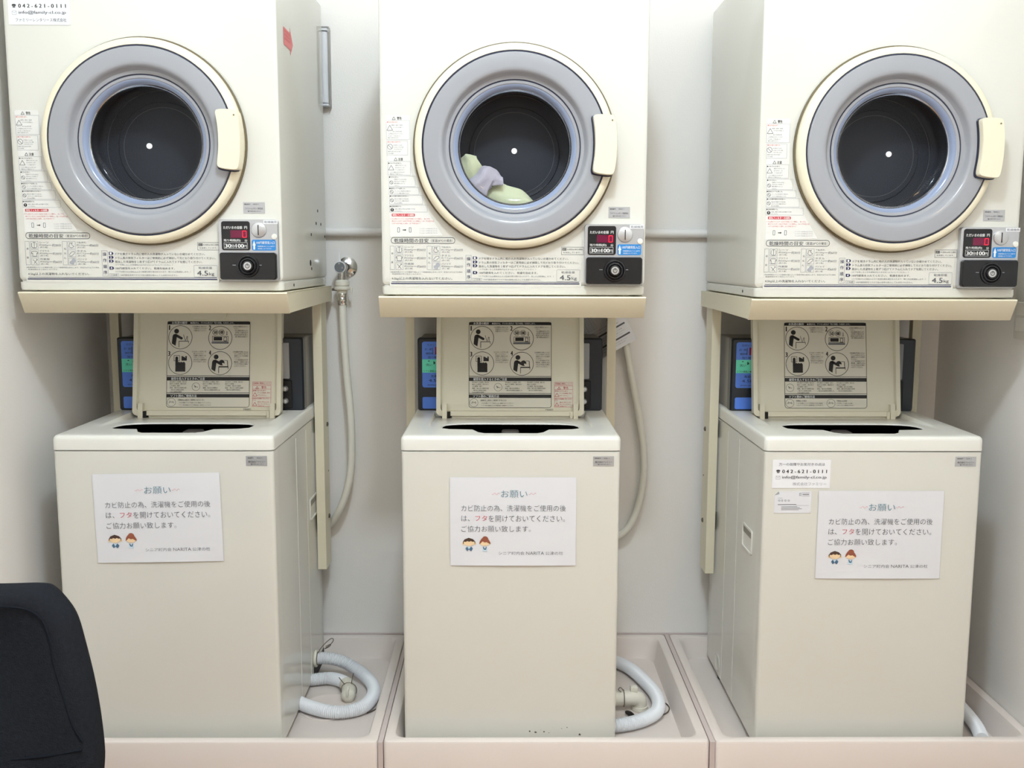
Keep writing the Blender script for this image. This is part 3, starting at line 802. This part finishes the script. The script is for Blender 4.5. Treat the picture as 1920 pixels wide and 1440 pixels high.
def make_dryer():
    t = thing('tumble_dryer', '', 'tumble dryer', group='coin tumble dryers in a row')
    cx, cz = .002, 1.320; X = .29; zb, zs, zt = 1.002, 1.0218, 1.74
    # main shell with a round door hole; the rear upper edge slopes
    o = dense(-X, zs + .0004, X, zt, .010, 5, 24)
    b = MB()
    def at(y, k): return [(x * (1 - k / X), y, z if zs + .02 < z < zt - .02 else z + (k if z < 1.3 else -k)) for x, z in o]
    hole = recirc(o, cx, cz, .152)
    b.loft([at(.522, 0), at(.010, 0), at(.004, .0015), at(.001, .005), at(0, .0095), [(x, 0, z) for x, z in hole], [(x, .03, z) for x, z in hole]], CREAM, True, False, flip=True)
    b.build('cabinet', t)
    f = MB(); r = dense(-X, 0, X, .522, .012, 5, 6)
    f.loft([[(x * .985, .26 + (y - .26) * .985, zb) for x, y in r], [(x * .996, .26 + (y - .26) * .996, zb + .0015) for x, y in r], [(x, y, zb + .006) for x, y in r], [(x, y, zs - .0012) for x, y in r],
            [(x * .99, .26 + (y - .26) * .99, zs - .0010) for x, y in r], [(x * .99, .26 + (y - .26) * .99, zs + .0015) for x, y in r]], CREAM, True, True)
    f.build('base_band', t)
    d = MB(); d.lathe([(.152, .001), (.150, .10), (.146, .112), (.132, .114), (.130, .1165), (.104, .1165), (.102, .114), (.0001, .114)], cx, cz, DRUM, 72)
    d.lathe([(.1290, .1135), (.1275, .1133), (.1275, .1145)], cx, cz, DRUML, 72); d.lathe([(.092, .1137), (.0905, .1135), (.0905, .1145)], cx, cz, DRUML, 72)
    d.build('drum', t)
    # door
    g = MB(); g.lathe([(.2140, -.0002), (.2195, -.002), (.2195, -.0085), (.2150, -.0095)], cx, cz, OLIVE)  # olive band paints the shadow in the gap behind the door ring
    g.lathe([(.2150, -.0070), (.2158, -.0095), (.2152, -.019), (.2128, -.0245), (.208, -.0275), (.2015, -.0290), (.1995, -.0290), (.1992, -.025)], cx, cz, RING)
    door = g.build('door', t)
    k = MB(); k.lathe([(.1993, -.025), (.1990, -.0282), (.1965, -.0282), (.1962, -.025)], cx, cz, NAVYL); k.build('navy_trim_ring', door)
    k = MB(); k.lathe([(.1963, -.026), (.1955, -.0300), (.1935, -.0318), (.180, -.0325), (.1660, -.0323), (.1600, -.0315), (.1565, -.0290), (.1540, -.0240), (.1518, -.0172), (.1490, -.0138), (.1425, -.0122), (.1415, -.0100)], cx, cz, GREYR)
    k.build('grey_bezel', door)
    k = MB(); k.lathe([(.1398, -.0105), (.1390, -.0118), (.1340, -.0112), (.1325, -.0095)], cx, cz, GREYR)
    k.lathe([(.1325, -.0095), (.130, -.0090), (.1250, -.0040), (.1232, .0015), (.1226, .0080)], cx, cz, BLUER)
    k.lathe([(.1420, -.0105), (.1412, -.0116), (.1398, -.0112), (.1396, -.0100)], cx, cz, NAVYL); k.build('window_ring', door)
    k = MB(); k.lathe([(.1228, .004), (.1218, .010), (.1185, .0160), (.112, .0200), (.100, .0225), (.06, .0245), (.0001, .0252)], cx, cz, GLASS, 72); k.build('window_glass', door)
    k = MB(); k.lathe([(.0061, .0240), (.0061, .0215), (.0001, .0212)], cx - .001, cz - .0045, WTXT, 24); k.build('centre_plug', door)
    h = MB().plane((0, 0, 0))
    ho = [(.172, 1.262), (.207, 1.258), (.2135, 1.263), (.2175, 1.29), (.2190, 1.325), (.2175, 1.355), (.2135, 1.380), (.208, 1.384), (.171, 1.385), (.1665, 1.379), (.1690, 1.366), (.1715, 1.345), (.1722, 1.322), (.1712, 1.300), (.1685, 1.282), (.1672, 1.268)]
    for _ in range(2): ho = [(p[0] * w + q[0] * (1 - w), p[1] * w + q[1] * (1 - w)) for p, q in zip(ho, ho[1:] + ho[:1]) for w in (.75, .25)]
    mx, mz = .192, 1.322
    def sc(kx, kz, hh): return [(mx + (x - mx) * kx, -hh, mz + (z - mz) * kz) for x, z in ho]
    h.loft([sc(1, 1, .020), sc(1, 1, .0485), sc(.988, .994, .0505), sc(.955, .983, .0518)], RING, True, True)
    hb = h.build('handle', door)
    h = MB()
    def sc2(kx, kz, hh): return [(mx - .0030 + (x - mx) * kx, -hh, mz - .001 + (z - mz) * kz) for x, z in ho]
    h.loft([sc2(1.03, 1.028, .026), sc2(1.03, 1.028, .0345), sc2(1.0, 1.0, .0355)], NAVYL, False, True); h.build('handle_recess', hb)
    h = MB(); h.lathe([(.0015, -.052), (.0015, -.0535)], .207, 1.372, OLIVE, 10, 0, False, True); h.build('screw', hb)
    info_label(t); warning_label(t); coin_box(t)
    n = MB().plane((0, -.0004, 0)); x0, z0, x1, z1 = .207, 1.1705, .254, 1.1945
    n.slab([(x0, z0), (x1, z0), (x1, z1), (x0, z1)], PLATE, 0, .0004)
    n.text('機械番号', x0 + .003, z1 - .006, x0 + .016, z1 - .003, INK, .0008); n.text('00411', x0 + .022, z1 - .006, x0 + .034, z1 - .003, INKM, .0008)
    n.text('ファミリーレンタリース株式会社', x0 + .004, z0 + .008, x1 - .004, z0 + .0125, INK, .0008); n.text('☎ 042-621-0111', x0 + .009, z0 + .003, x1 - .009, z0 + .006, INK, .0008)
    n.build('rating_plate', t, 0)
    # screws and vent slots on both flanks
    for sx in (-1, 1):
        for y, z, r in ((.412, 1.196, .004), (.388, 1.163, .004), (.4525, 1.163, .004), (.321, 1.133, .004), (.505, 1.132, .004), (.304, 1.0625, .0075), (.316, 1.048, .004), (.105, 1.018, .0035)):
            if sx < 0 and z > 1.03: continue
            zz = z if z > 1.03 else 1.0125
            q = MB(); q.loft([[(sx * (X + dx), y + rr_ * math.cos(2 * PI * i / 12), zz + rr_ * math.sin(2 * PI * i / 12)) for i in range(12)] for rr_, dx in ((r, -.001), (r, .0008), (r * .6, .0012))], BLACK2, False, True, flip=sx < 0)
            q.build('side_screw', t)
    return t


d0 = make_dryer(); dryers = {}
DLAB = ('cream wall-mounted tumble dryer with red arrow on its side and phone number sticker above',
        'cream tumble dryer with pale green laundry behind its round door',
        'empty cream tumble dryer standing close to the right wall')
for i in (1, 0, 2):
    o = d0 if i == 1 else copy_tree(d0)
    o.location = (DX[i], DY, DZ[i]); o['label'] = DLAB[i]; dryers[i] = o
DLAB_L = 'cream tumble dryer with a red arrow on its side and phone number sticker above'
dryers[0]['label'] = DLAB_L
a = MB().plane((.2902, 0, 0), (0, 1, 0), (0, 0, 1), (1, 0, 0))
a.poly([(.062, 1.540), (.128, 1.540), (.128, 1.528), (.158, 1.557), (.128, 1.590), (.128, 1.578), (.062, 1.578)], INKP, .0004)
for z in (1.569, 1.561, 1.553): a.text('この矢印方向に取付', .066, z, .128, z + .005, INKR, .0008)
a.build('arrow_label', dryers[0], 0)

# ------------------------------------------------------------------ laundry in the middle dryer
cx, cz, cy = DX[1] + .002, 1.320, DY


def blob(name, pts, r, m, label, cat, flat, n=14, wrinkle=.004, seed=1, group=None):
    b = MB(); b.tube(pts, r, m, 40, 9, flat=flat, pleat=.07)
    rnd = random.Random(seed); ph = [rnd.uniform(0, 6) for _ in range(6)]
    b.v = [(x + wrinkle * math.sin(130 * z + 60 * x + ph[0]), y + wrinkle * .8 * math.sin(110 * x - 90 * z + ph[1]), z + wrinkle * math.sin(95 * x + 120 * y + ph[2])) for x, y, z in b.v]
    return tag(b.build(name, None, 60), label, cat, group)


def prof(*k):
    def f(t):
        t *= len(k) - 1; i = min(int(t), len(k) - 2); u = t - i; u = u * u * (3 - 2 * u)
        return k[i] + (k[i + 1] - k[i]) * u
    return f


# a towel folded upright at the left, a wrung grey cloth, a long towel lying to the lower right
blob('hand_towel', [(cx - .078, cy + .062, cz - .100), (cx - .084, cy + .062, cz - .075), (cx - .094, cy + .060, cz - .045), (cx - .101, cy + .058, cz - .016), (cx - .102, cy + .058, cz - .011)],
     prof(.021, .022, .0225, .020, .007), TOWY, 'pale green towel standing folded at the left inside the dryer drum', 'towel', .5, 16, .0022, 3)
blob('wash_cloth', [(cx - .094, cy + .044, cz - .108), (cx - .078, cy + .042, cz - .080), (cx - .062, cy + .041, cz - .062), (cx - .045, cy + .043, cz - .060), (cx - .026, cy + .046, cz - .066)],
     prof(.020, .026, .025, .019, .009), TOWG, 'crumpled lilac grey cloth between the green towels in the dryer', 'cloth', .42, 18, .003, 5)
blob('bath_towel', [(cx - .072, cy + .068, cz - .096), (cx - .038, cy + .066, cz - .101), (cx + .000, cy + .066, cz - .121), (cx + .040, cy + .068, cz - .146), (cx + .062, cy + .069, cz - .159)],
     prof(.020, .031, .036, .034, .020), TOWY, 'long pale green towel lying along the bottom of the dryer drum', 'towel', .4, 18, .0015, 8)

# ------------------------------------------------------------------ papers on the washers
YP = WY


def notice(x0, z0, rot, label):
    """paper 283.7 x 204 mm"""
    t = thing('paper_notice', label, 'notice', (x0, YP - .0022, z0), 'printed request notices on the washers')
    t.rotation_euler = (0, rot, 0)
    s = 1.63e-4
    X = lambda c: (c - 935) * s
    Z = lambda c: (688 - c) * s
    p = MB(); n = 12; W, H = .1418, .102
    def bow(x, z): return -.0016 * max(0, (-z - .06) / .04) ** 2 * (1 - (x / W) ** 2) if z < -.06 else 0
    xs = [-W + 2 * W * i / n for i in range(n + 1)]; zs = [-H + 2 * H * i / n for i in range(n + 1)]
    vs = [(x, bow(x, z), z) for z in zs for x in xs]; N = (n + 1)
    fs = [(j * N + i, j * N + i + 1, (j + 1) * N + i + 1, (j + 1) * N + i) for j in range(n) for i in range(n)]
    vb = [(x, y + .0008, z) for x, y, z in vs]; K = len(vs)
    p.add(vs + vb, fs + [tuple(K + q for q in reversed(f)) for f in fs], PAPER)
    p.build('sheet', t)
    b = MB().plane((0, -.0006, 0))
    def txt(q, x0, y0, x1, y1, m=INKM, bold=-.010): b.text(q, X(x0), Z(y1), X(x1), Z(y0), m, .0004, bold, 3)
    txt('お願い', 768, 245, 1130, 345, INKT)
    for x0 in (640, 1145):
        pts = [(x0 + i * 6, 292 + 12 * math.sin(i / 18 * 4 * PI)) for i in range(19)]
        for a, c in zip(pts, pts[1:]): b.line(X(a[0]), Z(a[1]), X(c[0]), Z(c[1]), 3.2 * s, INKP, .0004)
    b.build('title_lettering', t, 0); b = MB().plane((0, -.0006, 0))
    txt('カビ防止の為、洗濯機をご使用の後', 220, 452, 1662, 540)
    txt('は、', 220, 600, 335, 680); txt('フタ', 412, 600, 575, 676, INKR); txt('を開けておいてください。', 598, 598, 1652, 688)
    txt('ご協力お願い致します。', 220, 745, 1180, 832)
    b.build('message_lettering', t, 0); b = MB().plane((0, -.0006, 0))
    txt('シニア町内会', 735, 1112, 1092, 1160); txt('NARITA', 1118, 1114, 1365, 1158); txt('公津の杜', 1385, 1112, 1630, 1160)
    b.build('signature_lettering', t, 0)
    q = MB().plane((0, -.0006, 0))
    def P(pts, m, h): q.poly([(X(x), Z(y)) for x, y in pts][::-1], m, h)
    # bowing man and woman, plain little printed figures
    q.disc(X(325), Z(985), 78 * s, SKIN, .0004, 24, 46 * s); q.disc(X(242), Z(1000), 16 * s, SKIN, .0004, 12); q.disc(X(408), Z(1000), 16 * s, SKIN, .0004, 12)
    P([(242, 1010), (238, 975), (262, 938), (320, 915), (380, 935), (410, 968), (408, 1008), (398, 968), (370, 972), (350, 960), (330, 972), (300, 962), (280, 974), (252, 970)], HAIRB, .0006)
    P([(275, 1070), (298, 1038), (322, 1082), (300, 1108)], SUIT, .0005); P([(322, 1082), (352, 1038), (378, 1070), (356, 1108)], SUIT, .0005)
    P([(304, 1045), (346, 1045), (325, 1082)], SHIRT, .0004)
    q.build('printed_man', t, 0); q = MB().plane((0, -.0006, 0))
    q.disc(X(545), Z(985), 75 * s, SKIN, .0004, 24, 46 * s); q.disc(X(548), Z(938), 44 * s, HAIRR, .0005, 20)
    P([(468, 1005), (475, 965), (500, 925), (550, 915), (600, 945), (622, 985), (618, 1008), (580, 985), (535, 950), (505, 975), (480, 1000)], HAIRR, .0006)
    P([(515, 1048), (525, 1040), (545, 1075), (562, 1040), (570, 1050), (558, 1088), (530, 1085)], SUIT, .0006); P([(505, 1110), (518, 1055), (570, 1055), (580, 1110)], SHIRT, .0004)
    q.build('printed_woman', t, 0)
    return t


notice(-.7607 - .0167, .5016, -.016, 'white request notice taped on the washing machine nearest the dark chair')
notice(.0152 + .0053, .4934, 0, 'white request notice taped on the middle washing machine')
notice(.8299 + .0212, .463, 0, 'white request notice beside the business card on the washer')


def contact(name, label, x0, z0, y, last, mirrored=False):
    s = 1.24e-4
    b = MB().plane((x0, y, z0)); X = lambda c: (c - 85) * s; Z = lambda c: (70 - c) * s
    b.slab([(X(85), Z(595)), (X(1140), Z(595)), (X(1140), Z(70)), (X(85), Z(70))], WHITEP, 0, .0006)
    def txt(q, a0, b0, a1, b1, m=INKM, bold=0.0): b.text(q, X(a0), Z(b1), X(a1), Z(b0), m, .0010, bold, 3)
    txt('万一の故障やお気付きの点は', 198, 125, 1030, 180, INKM)
    txt('0 4 2 - 6 2 1 - 0 1 1 1', 265, 252, 1072, 315, INK, .028); txt('info@family-cl.co.jp', 265, 362, 1070, 430, INKM, .012)
    b.poly([(X(152), Z(282)), (X(165), Z(282)), (X(168), Z(272)), (X(210), Z(272)), (X(213), Z(282)), (X(226), Z(282)), (X(222), Z(262)), (X(200), Z(254)), (X(178), Z(254)), (X(156), Z(262))], INK, .0009)
    b.frame(X(166), Z(312), X(212), Z(274), 9 * s, INK, .0010, 6 * s); b.disc(X(189), Z(294), 9 * s, INK, .0011, 12)
    b.frame(X(150), Z(430), X(228), Z(368), 5 * s, INKL, .0009, 6 * s); b.line(X(152), Z(372), X(189), Z(402), 5 * s, INKL); b.line(X(189), Z(402), X(226), Z(372), 5 * s, INKL)
    txt(last, 460 if mirrored else 205, 485, 1072, 545, INKL if mirrored else INKM)
    return tag(b.build(name, None, 0), label, 'sticker')


contact('contact_sticker', 'white phone number sticker on the upper left of the dryer', DX[0] - .2765, 1.6365, DY - .0004, 'ファミリーレンタリース株式会社')
contact('contact_sticker', 'white phone number sticker above the business card on the washer', WX[2] - .227, .636, YP - .0004, '株式会社ファミリー', True)
b = MB().plane((WX[2] - .2203, YP - .0004, .5136)); b.slab([(0, 0), (.0835, 0), (.0835, .0500), (.009, .0500), (0, .041)], PAPER, 0, .0006)
b.poly([(0, .041), (.011, .044), (.009, .05)], INKL, .0009)
b.frame(.056, .040, .060, .046, .0008, INKM, .0009); 
for z in (.0468, .0395): b.line(.061, z, .079, z, .0006, INKG, .0009)
b.line(.063, .043, .078, .043, .0018, INKG, .0009)
for x in (.009, .0155, .023, .0305): b.frame(x, .027, x + .0038, .0305, .0007, INKM, .0009)
b.line(.008, .0345, .018, .0345, .0006, INKG, .0009); b.line(.008, .0195, .050, .0195, .0014, INKM, .0009); b.line(.05, .0175, .078, .0175, .0004, INKG, .0009)
for i, w in enumerate((.036, .042, .047, .040)): b.line(.016, .015 - i * .0025, .016 + w, .015 - i * .0025, .0009, INKG, .0009)
tag(b.build('business_card', None, 0), 'small white business card taped left of the notice on the washer', 'business card')

# ------------------------------------------------------------------ drain hoses
zc = -.0415


def hose(name, parts, label, group='white ribbed drain hoses'):
    t = thing(name, label, 'hose', (0, 0, 0), group); return t


h = thing('drain_hose', 'white ribbed drain hose coiled beside the washer nearest the chair', 'hose', group='white ribbed drain hoses')
LP_ = [(-.511, -.180, .000), (-.478, -.175, -.002), (-.436, -.178, -.012), (-.398, -.192, -.028), (-.362, -.225, zc), (-.342, -.280, zc), (-.340, -.335, zc), (-.357, -.385, zc), (-.395, -.409, zc),
       (-.435, -.409, zc), (-.478, -.390, zc), (-.520, -.360, zc), (-.560, -.315, zc), (-.570, -.270, zc), (-.545, -.238, zc), (-.508, -.222, zc), (-.470, -.2145, zc), (-.437, -.230, zc), (-.415, -.262, zc + .004)]
MB().tube(LP_, .0172, HOSE, 16, 8, ribs=.0046).build('ribbed_hose', h)
c = MB(); c.loft([[(-.5150 + dx, -.1805 + r * math.cos(2 * PI * i / 24), .000 + r * math.sin(2 * PI * i / 24)) for i in range(24)] for dx, r in ((0, .0225), (0.004, .0235), (.007, .0225), (.0075, .0165))], PVC, True, False)
c.build('outlet_collar', h)
c = MB(); c.tube([(-.505, -.182, .018), (-.497, -.178, .030), (-.483, -.172, .044), (-.470, -.168, .052), (-.466, -.168, .046), (-.474, -.172, .036), (-.488, -.177, .026), (-.476, -.170, .030), (-.474, -.170, .036), (-.486, -.176, .032)], .0011, STEEL, 6, 6)
c.tube([(-.507, -.1805 + .0175 * math.cos(a * PI / 6), .0175 * math.sin(a * PI / 6)) for a in range(13)], .0011, STEEL, 6, 3); c.build('wire_clip', h)
# trap elbow of that tray
e = thing('drain_elbow', 'ivory drain elbow inside the coil of white hose', 'drain elbow', group='ivory drain elbows in the trays')
c = MB(); c.tube([(-.418, -.256, zc + .003), (-.408, -.280, zc + .004), (-.404, -.300, zc + .002), (-.403, -.316, zc)], .0185, PVC, 24, 6, caps=False)
c.loft([[(-.403 + r * math.cos(2 * PI * i / 24), -.316 - y, zc + r * math.sin(2 * PI * i / 24)) for i in range(24)] for r, y in [(.0185 * math.cos(a * PI / 18), .0165 * math.sin(a * PI / 18)) for a in range(9)] + [(.0002, .0165)]], PVC, False, True)
c.tube([(-.403, -.308, zc - .010), (-.403, -.308, -.0585)], .0150, PVC, 20, 1); c.build('elbow_pipe', e)
c = MB(); c.box(-.4065, -.336, zc + .004, -.3995, -.306, zc + .0225, PVC, .002, 2); c.build('pull_tab', e)
c = MB(); c.tube([(-.404 + .0205 * math.cos(a * PI / 8), -.300, zc + .006 + .0205 * math.sin(a * PI / 8)) for a in range(17)], .001, STEEL, 6, 3)
c.tube([(-.415, -.300, -.020), (-.425, -.301, -.006), (-.429, -.301, .000)], .0011, STEEL, 6, 4); c.tube([(-.397, -.300, -.018), (-.394, -.300, .000), (-.391, -.300, .010)], .0011, STEEL, 6, 4); c.build('wire_clip', e)

h = thing('drain_hose', 'white ribbed drain hose curving around the elbow beside the middle washer', 'hose', group='white ribbed drain hoses')
MB().tube([(.235, -.060, zc), (.285, -.085, zc), (.325, -.118, zc), (.352, -.160, zc), (.378, -.235, zc), (.394, -.305, zc), (.395, -.365, zc), (.380, -.415, zc), (.345, -.452, zc), (.300, -.476, zc), (.245, -.488, zc), (.19, -.49, zc)], .0172, HOSE, 16, 8, ribs=.0046).build('ribbed_hose', h)
e = thing('drain_elbow', 'ivory drain elbow with wire clip beside the middle washer', 'drain elbow', group='ivory drain elbows in the trays')
c = MB(); c.tube([(.225, -.375, -.026), (.285, -.370, -.026), (.325, -.366, -.026), (.342, -.362, -.030), (.347, -.360, -.042), (.347, -.360, -.058)], .0185, PVC, 20, 6)
c.tube([(.347, -.360, -.049), (.347, -.360, -.058)], .0215, PVC, 20, 1); c.build('elbow_pipe', e)
c = MB(); c.box(.322, -.372, -.012, .340, -.356, .004, PVC, .002, 2); c.build('pull_tab', e)
c = MB(); c.tube([(.305, -.368 + .0205 * math.cos(a * PI / 8), -.026 + .0205 * math.sin(a * PI / 8)) for a in range(17)], .0011, STEEL, 6, 3)
c.tube([(.305, -.375, -.004), (.296, -.372, .004), (.291, -.372, -.002), (.298, -.376, -.006)], .0011, STEEL, 6, 4)
c.tube([(.330, -.415, -.058), (.308, -.398, -.050), (.318, -.392, -.052), (.326, -.405, -.055), (.312, -.410, -.056)], .003, ZIPD, 6, 4); c.build('wire_clip', e)
c = MB(); c.tube([(.405, -.315, -.058), (.420, -.335, -.0575), (.424, -.358, -.0575), (.415, -.382, -.0575), (.400, -.395, -.058)], .0016, STEEL, 6, 5); 
tag(c.build('wire_hook', None), 'thin dark wire loop lying in the tray beside the middle hose', 'wire', 'wire loops lying in the trays')
c = MB(); c.tube([(-.335, -.300, -.057), (-.322, -.322, -.057), (-.320, -.346, -.057), (-.328, -.368, -.057), (-.345, -.384, -.058)], .0016, STEEL, 6, 5)
tag(c.build('wire_hook', None), 'thin dark wire loop lying in the tray in front of the coiled hose', 'wire', 'wire loops lying in the trays')
h = thing('drain_hose', 'white ribbed drain hose between the right wall and the washer with business card', 'hose', group='white ribbed drain hoses')
MB().tube([(1.135, -.09, zc), (1.155, -.17, zc), (1.160, -.26, zc), (1.160, -.33, zc), (1.157, -.41, zc), (1.148, -.49, zc), (1.132, -.55, zc)], .0166, HOSE, 16, 8, ribs=.0046).build('ribbed_hose', h)

# ------------------------------------------------------------------ wall fittings
w = MB(); w.tube([(XL + .002, -.0128, 1.1555), (XR - .002, -.0128, 1.1505)], .0118, PIPEM, 20, 1); 
tag(w.build('conduit_pipe', None), 'ivory conduit pipe running level along the back wall', 'pipe')
f = thing('water_faucet', 'chrome washing machine faucet beside the dryer with the red arrow', 'faucet', (0, 0, 0))
c = MB(); c.lathe([(.0275, 0), (.0275, -.003), (.020, -.008), (.012, -.010), (.012, -.040)], -.435, 1.058, CHROME, 28, -.001); c.build('wall_flange', f)
c = MB(); c.tube([(-.437, -.040, 1.058), (-.440, -.048, 1.054), (-.442, -.052, 1.040), (-.442, -.052, 1.024)], .0115, CHROME, 16, 5); c.build('spout', f)
c = MB(); c.lathe([(.0155, 0), (.0165, -.004), (.0165, -.012), (.0150, -.014), (.0138, -.0135)], -.446, 1.058, WHITEP, 28, -.052, True)
c.plane((0, -.060, 0)); c.slab([(-.4505, 1.070), (-.4415, 1.070), (-.4440, 1.082), (-.4442, 1.098), (-.4478, 1.098), (-.4480, 1.082)], WHITEP, -.002, .003)
c.build('lever_handle', f)
c = MB(); c.lathe([(.0139, 0), (.0001, -.0006)], -.446, 1.058, GREYCAP, 28, -.0662); c.plane((0, -.0668, 0)); c.text('出', -.4495, 1.066, -.4445, 1.0705, WTXT, .0003); c.text('止', -.4405, 1.055, -.4365, 1.060, WTXT, .0003)
c.build('dial_cap', f)
c = MB(); c.lathez([(.013, 1.024), (.019, 1.020), (.020, 1.010), (.0175, 1.006), (.0215, 1.003), (.0215, .998), (.014, .995), (.0125, .986)], -.442, -.052, PVC, 28, True, True)
c.box(-.4205, -.056, .988, -.4145, -.048, 1.004, PVC, .0015, 1); c.box(-.470, -.055, .994, -.455, -.049, 1.001, STEEL, .001, 1); c.build('hose_coupling', f)
c = MB(); c.lathez([(.0125, .988), (.0135, .985), (.0135, .979), (.0122, .976), (.0135, .973), (.0135, .965), (.0122, .962), (.0125, .956)], -.442, -.052, CHROME, 28, False, True); c.build('crimp_ferrule', f)
s = MB(); s.tube([(-.442, -.052, .958), (-.4415, -.054, .92), (-.4385, -.056, .85), (-.433, -.058, .76), (-.426, -.058, .67), (-.4235, -.058, .59), (-.427, -.058, .50), (-.442, -.056, .43), (-.465, -.050, .375), (-.492, -.030, .335), (-.53, -.022, .31)], .0105, SUPH, 16, 8)
tag(s.build('supply_hose', None), 'ivory water supply hose hanging from the chrome faucet', 'hose', 'ivory water supply hoses')
s = MB(); s.tube([(.315, -.030, .965), (.325, -.030, .90), (.338, -.030, .845), (.358, -.031, .745), (.3785, -.032, .640), (.3925, -.032, .545), (.3935, -.032, .47), (.379, -.032, .385), (.348, -.030, .318), (.30, -.022, .285), (.26, -.018, .275)], .0105, SUPH, 16, 8)
tag(s.build('supply_hose', None), 'ivory water supply hose curving beside the middle washer below a paper tag', 'hose', 'ivory water supply hoses')
# printed tag hanging beside the middle stand
t = thing('paper_tag', 'tilted printed paper tag hanging behind the middle stand post', 'paper tag', (.3355, -.050, .8475))
t.rotation_euler = (0, math.radians(-30), 0)
g = MB().plane(); g.slab([(-.094, 0), (.034, 0), (.034, .16), (-.094, .16)], PAPER, -.0004, .0004); g.build('sheet', t)
g = MB().plane((0, -.0005, 0))
for z in (.0235, .054): g.rect(-.090, z, .026, z + .0045, INKM, .0003)
for z, q in ((.010, 'ご使用前によくお読みください。洗濯機用給水ホースの取り付け方法'), (.016, '止水ホース継手を確実に差し込みますカチッと音がするまで押してください'), (.032, '洗濯機用給水ホースの取り付け方法を必ずお守りください'), (.0385, '水漏れのないことを確認するため水栓を開けて点検してください'), (.045, 'ご使用後は必ず水栓を閉めてくださいご注意'), (.064, 'ご注意ください水漏れの原因となりますのでパッキンを確認'), (.071, '水漏れのないことを確認する止水ホース継手')): g.text(q, -.086, z, .004 + .016 * (z * 100 % 1), z + .0026, INKG, .0003)
g.disc(.010, .090, .004, INKM, .0003); g.disc(-.012, .086, .002, INKG, .0003)
for i in range(9): g.text('取扱説明書をよくお読みのうえ正しくお使いください', -.090, .080 + i * .0045, -.045, .0825 + i * .0045, INKM, .0003)
g.build('lettering', t, 0)
# clear cover on the wall behind the left dryer
t = thing('plastic_case', 'narrow clear plastic case with a white strip fixed on the back wall', 'wall case', (-.487, 0, 1.485))
g = MB(); g.box(-.018, -.034, 0, .018, -.001, .208, ACRYL); g.build('clear_cover', t)
g = MB(); g.tube([(.002, -.016, .012), (.002, -.016, .196)], .0105, PAPER, 16, 1); g.build('white_strip', t)
for z in (.003, .198):
    g = MB(); g.box(-.014, -.030, z, .014, -.003, z + .006, PAPER, .001, 1); g.build('end_cap', t)
# outlet plate on the right wall
t = thing('wall_outlet', 'grey white outlet plate on the right wall beside the dryer', 'outlet', (XR, -.47, .955))
g = MB(); g.box(-.009, -.058, -.058, -.0005, .058, .058, PLASTIC, .003, 2); g.build('cover_plate', t)
for z in (.012, -.024):
    g = MB(); g.box(-.0115, -.046, z - .015, -.008, .046, z + .017, PLASTIC, .001, 1)
    for y in (-.012, -.002): g.box(-.0119, y, z - .004, -.0112, y + .002, z + .008, BLACK2)
    g.build('socket', t)

# ------------------------------------------------------------------ chair in the foreground
t = thing('office_chair', 'dark navy fabric chair with a rounded backrest in front of the washers', 'chair', (-.815, -1.36, FL))
b = MB()
half = [(.0, .726), (.08, .727), (.136, .728), (.155, .722), (.176, .700), (.190, .676), (.203, .631), (.214, .587), (.222, .546), (.228, .504), (.230, .475), (.225, .440), (.205, .41), (.10, .40), (0, .398)]
mz = .56
half = [(p_.x, p_.y) for p_ in catmull([(x, z, 0) for x, z in half], 4)]
half[0] = (0.0, half[0][1]); half[-1] = (0.0, half[-1][1])
out = half + [(-x, z) for x, z in half[-2:0:-1]]


def cs(k, y, kz=None): return [(x * k, y + .05 * (x / .23) ** 2 * -1 * 0 + .02 * ((z - mz) / .16), mz + (z - mz) * (kz or k)) for x, z in out]


b.loft([cs(.60, .032), cs(.88, .034), cs(.965, .026), cs(1.0, .008), cs(1.0, -.010), cs(.975, -.024), cs(.93, -.031), cs(.87, -.034), cs(.78, -.0345), cs(.70, -.032), cs(.35, -.028)], CHAIR, True, True)
bk = b.build('backrest', t, 60)
# seams: one follows the outline, one runs across the lower back
sm = MB(); q = [(-.02, -.0150, .708), (.07, -.0155, .708), (.126, -.0160, .706), (.154, -.0170, .692), (.166, -.0195, .664), (.172, -.0235, .632), (.181, -.0278, .600), (.192, -.0325, .564), (.202, -.0362, .537), (.214, -.0375, .516)]
sm.tube(q, .0016, CHAIRP, 8, 6)
sm.tube([(-.205, -.0470, .486), (-.05, -.0480, .487), (.03, -.0475, .489), (.09, -.0450, .491), (.16, -.0440, .497), (.214, -.0405, .505)], .0018, CHAIRP, 8, 6)
sm.build('seam', bk)
b = MB(); b.box(-.23, -.50, .36, .23, -.06, .43, CHAIR, .03, 4); b.build('seat', t)
b = MB(); b.tube([(0, .045, .58), (0, .06, .45), (0, .02, .35), (0, -.15, .34)], .014, BLACK, 10, 6); b.build('back_support', t)
b = MB(); b.lathez([(.025, .07), (.025, .22), (.016, .23), (.016, .36)], 0, -.28, BLACK, 20, True, True); b.build('gas_column', t)
for i in range(5):
    a = i * 2 * PI / 5 + .3; x, y = math.cos(a), math.sin(a)
    b = MB(); b.tube([(0, -.28, .085), (x * .13, -.28 + y * .13, .078), (x * .25, -.28 + y * .25, .062)], .016, BLACK, 10, 5); lg = b.build('leg', t)
    b = MB(); b.lathe([(.0001, -.011), (.022, -.011), (.025, -.006), (.025, .006), (.022, .011), (.0001, .011)], x * .245, .0255, BLACK2, 20, -.28 + y * .245); b.build('caster', lg)

bpy.context.view_layer.update()
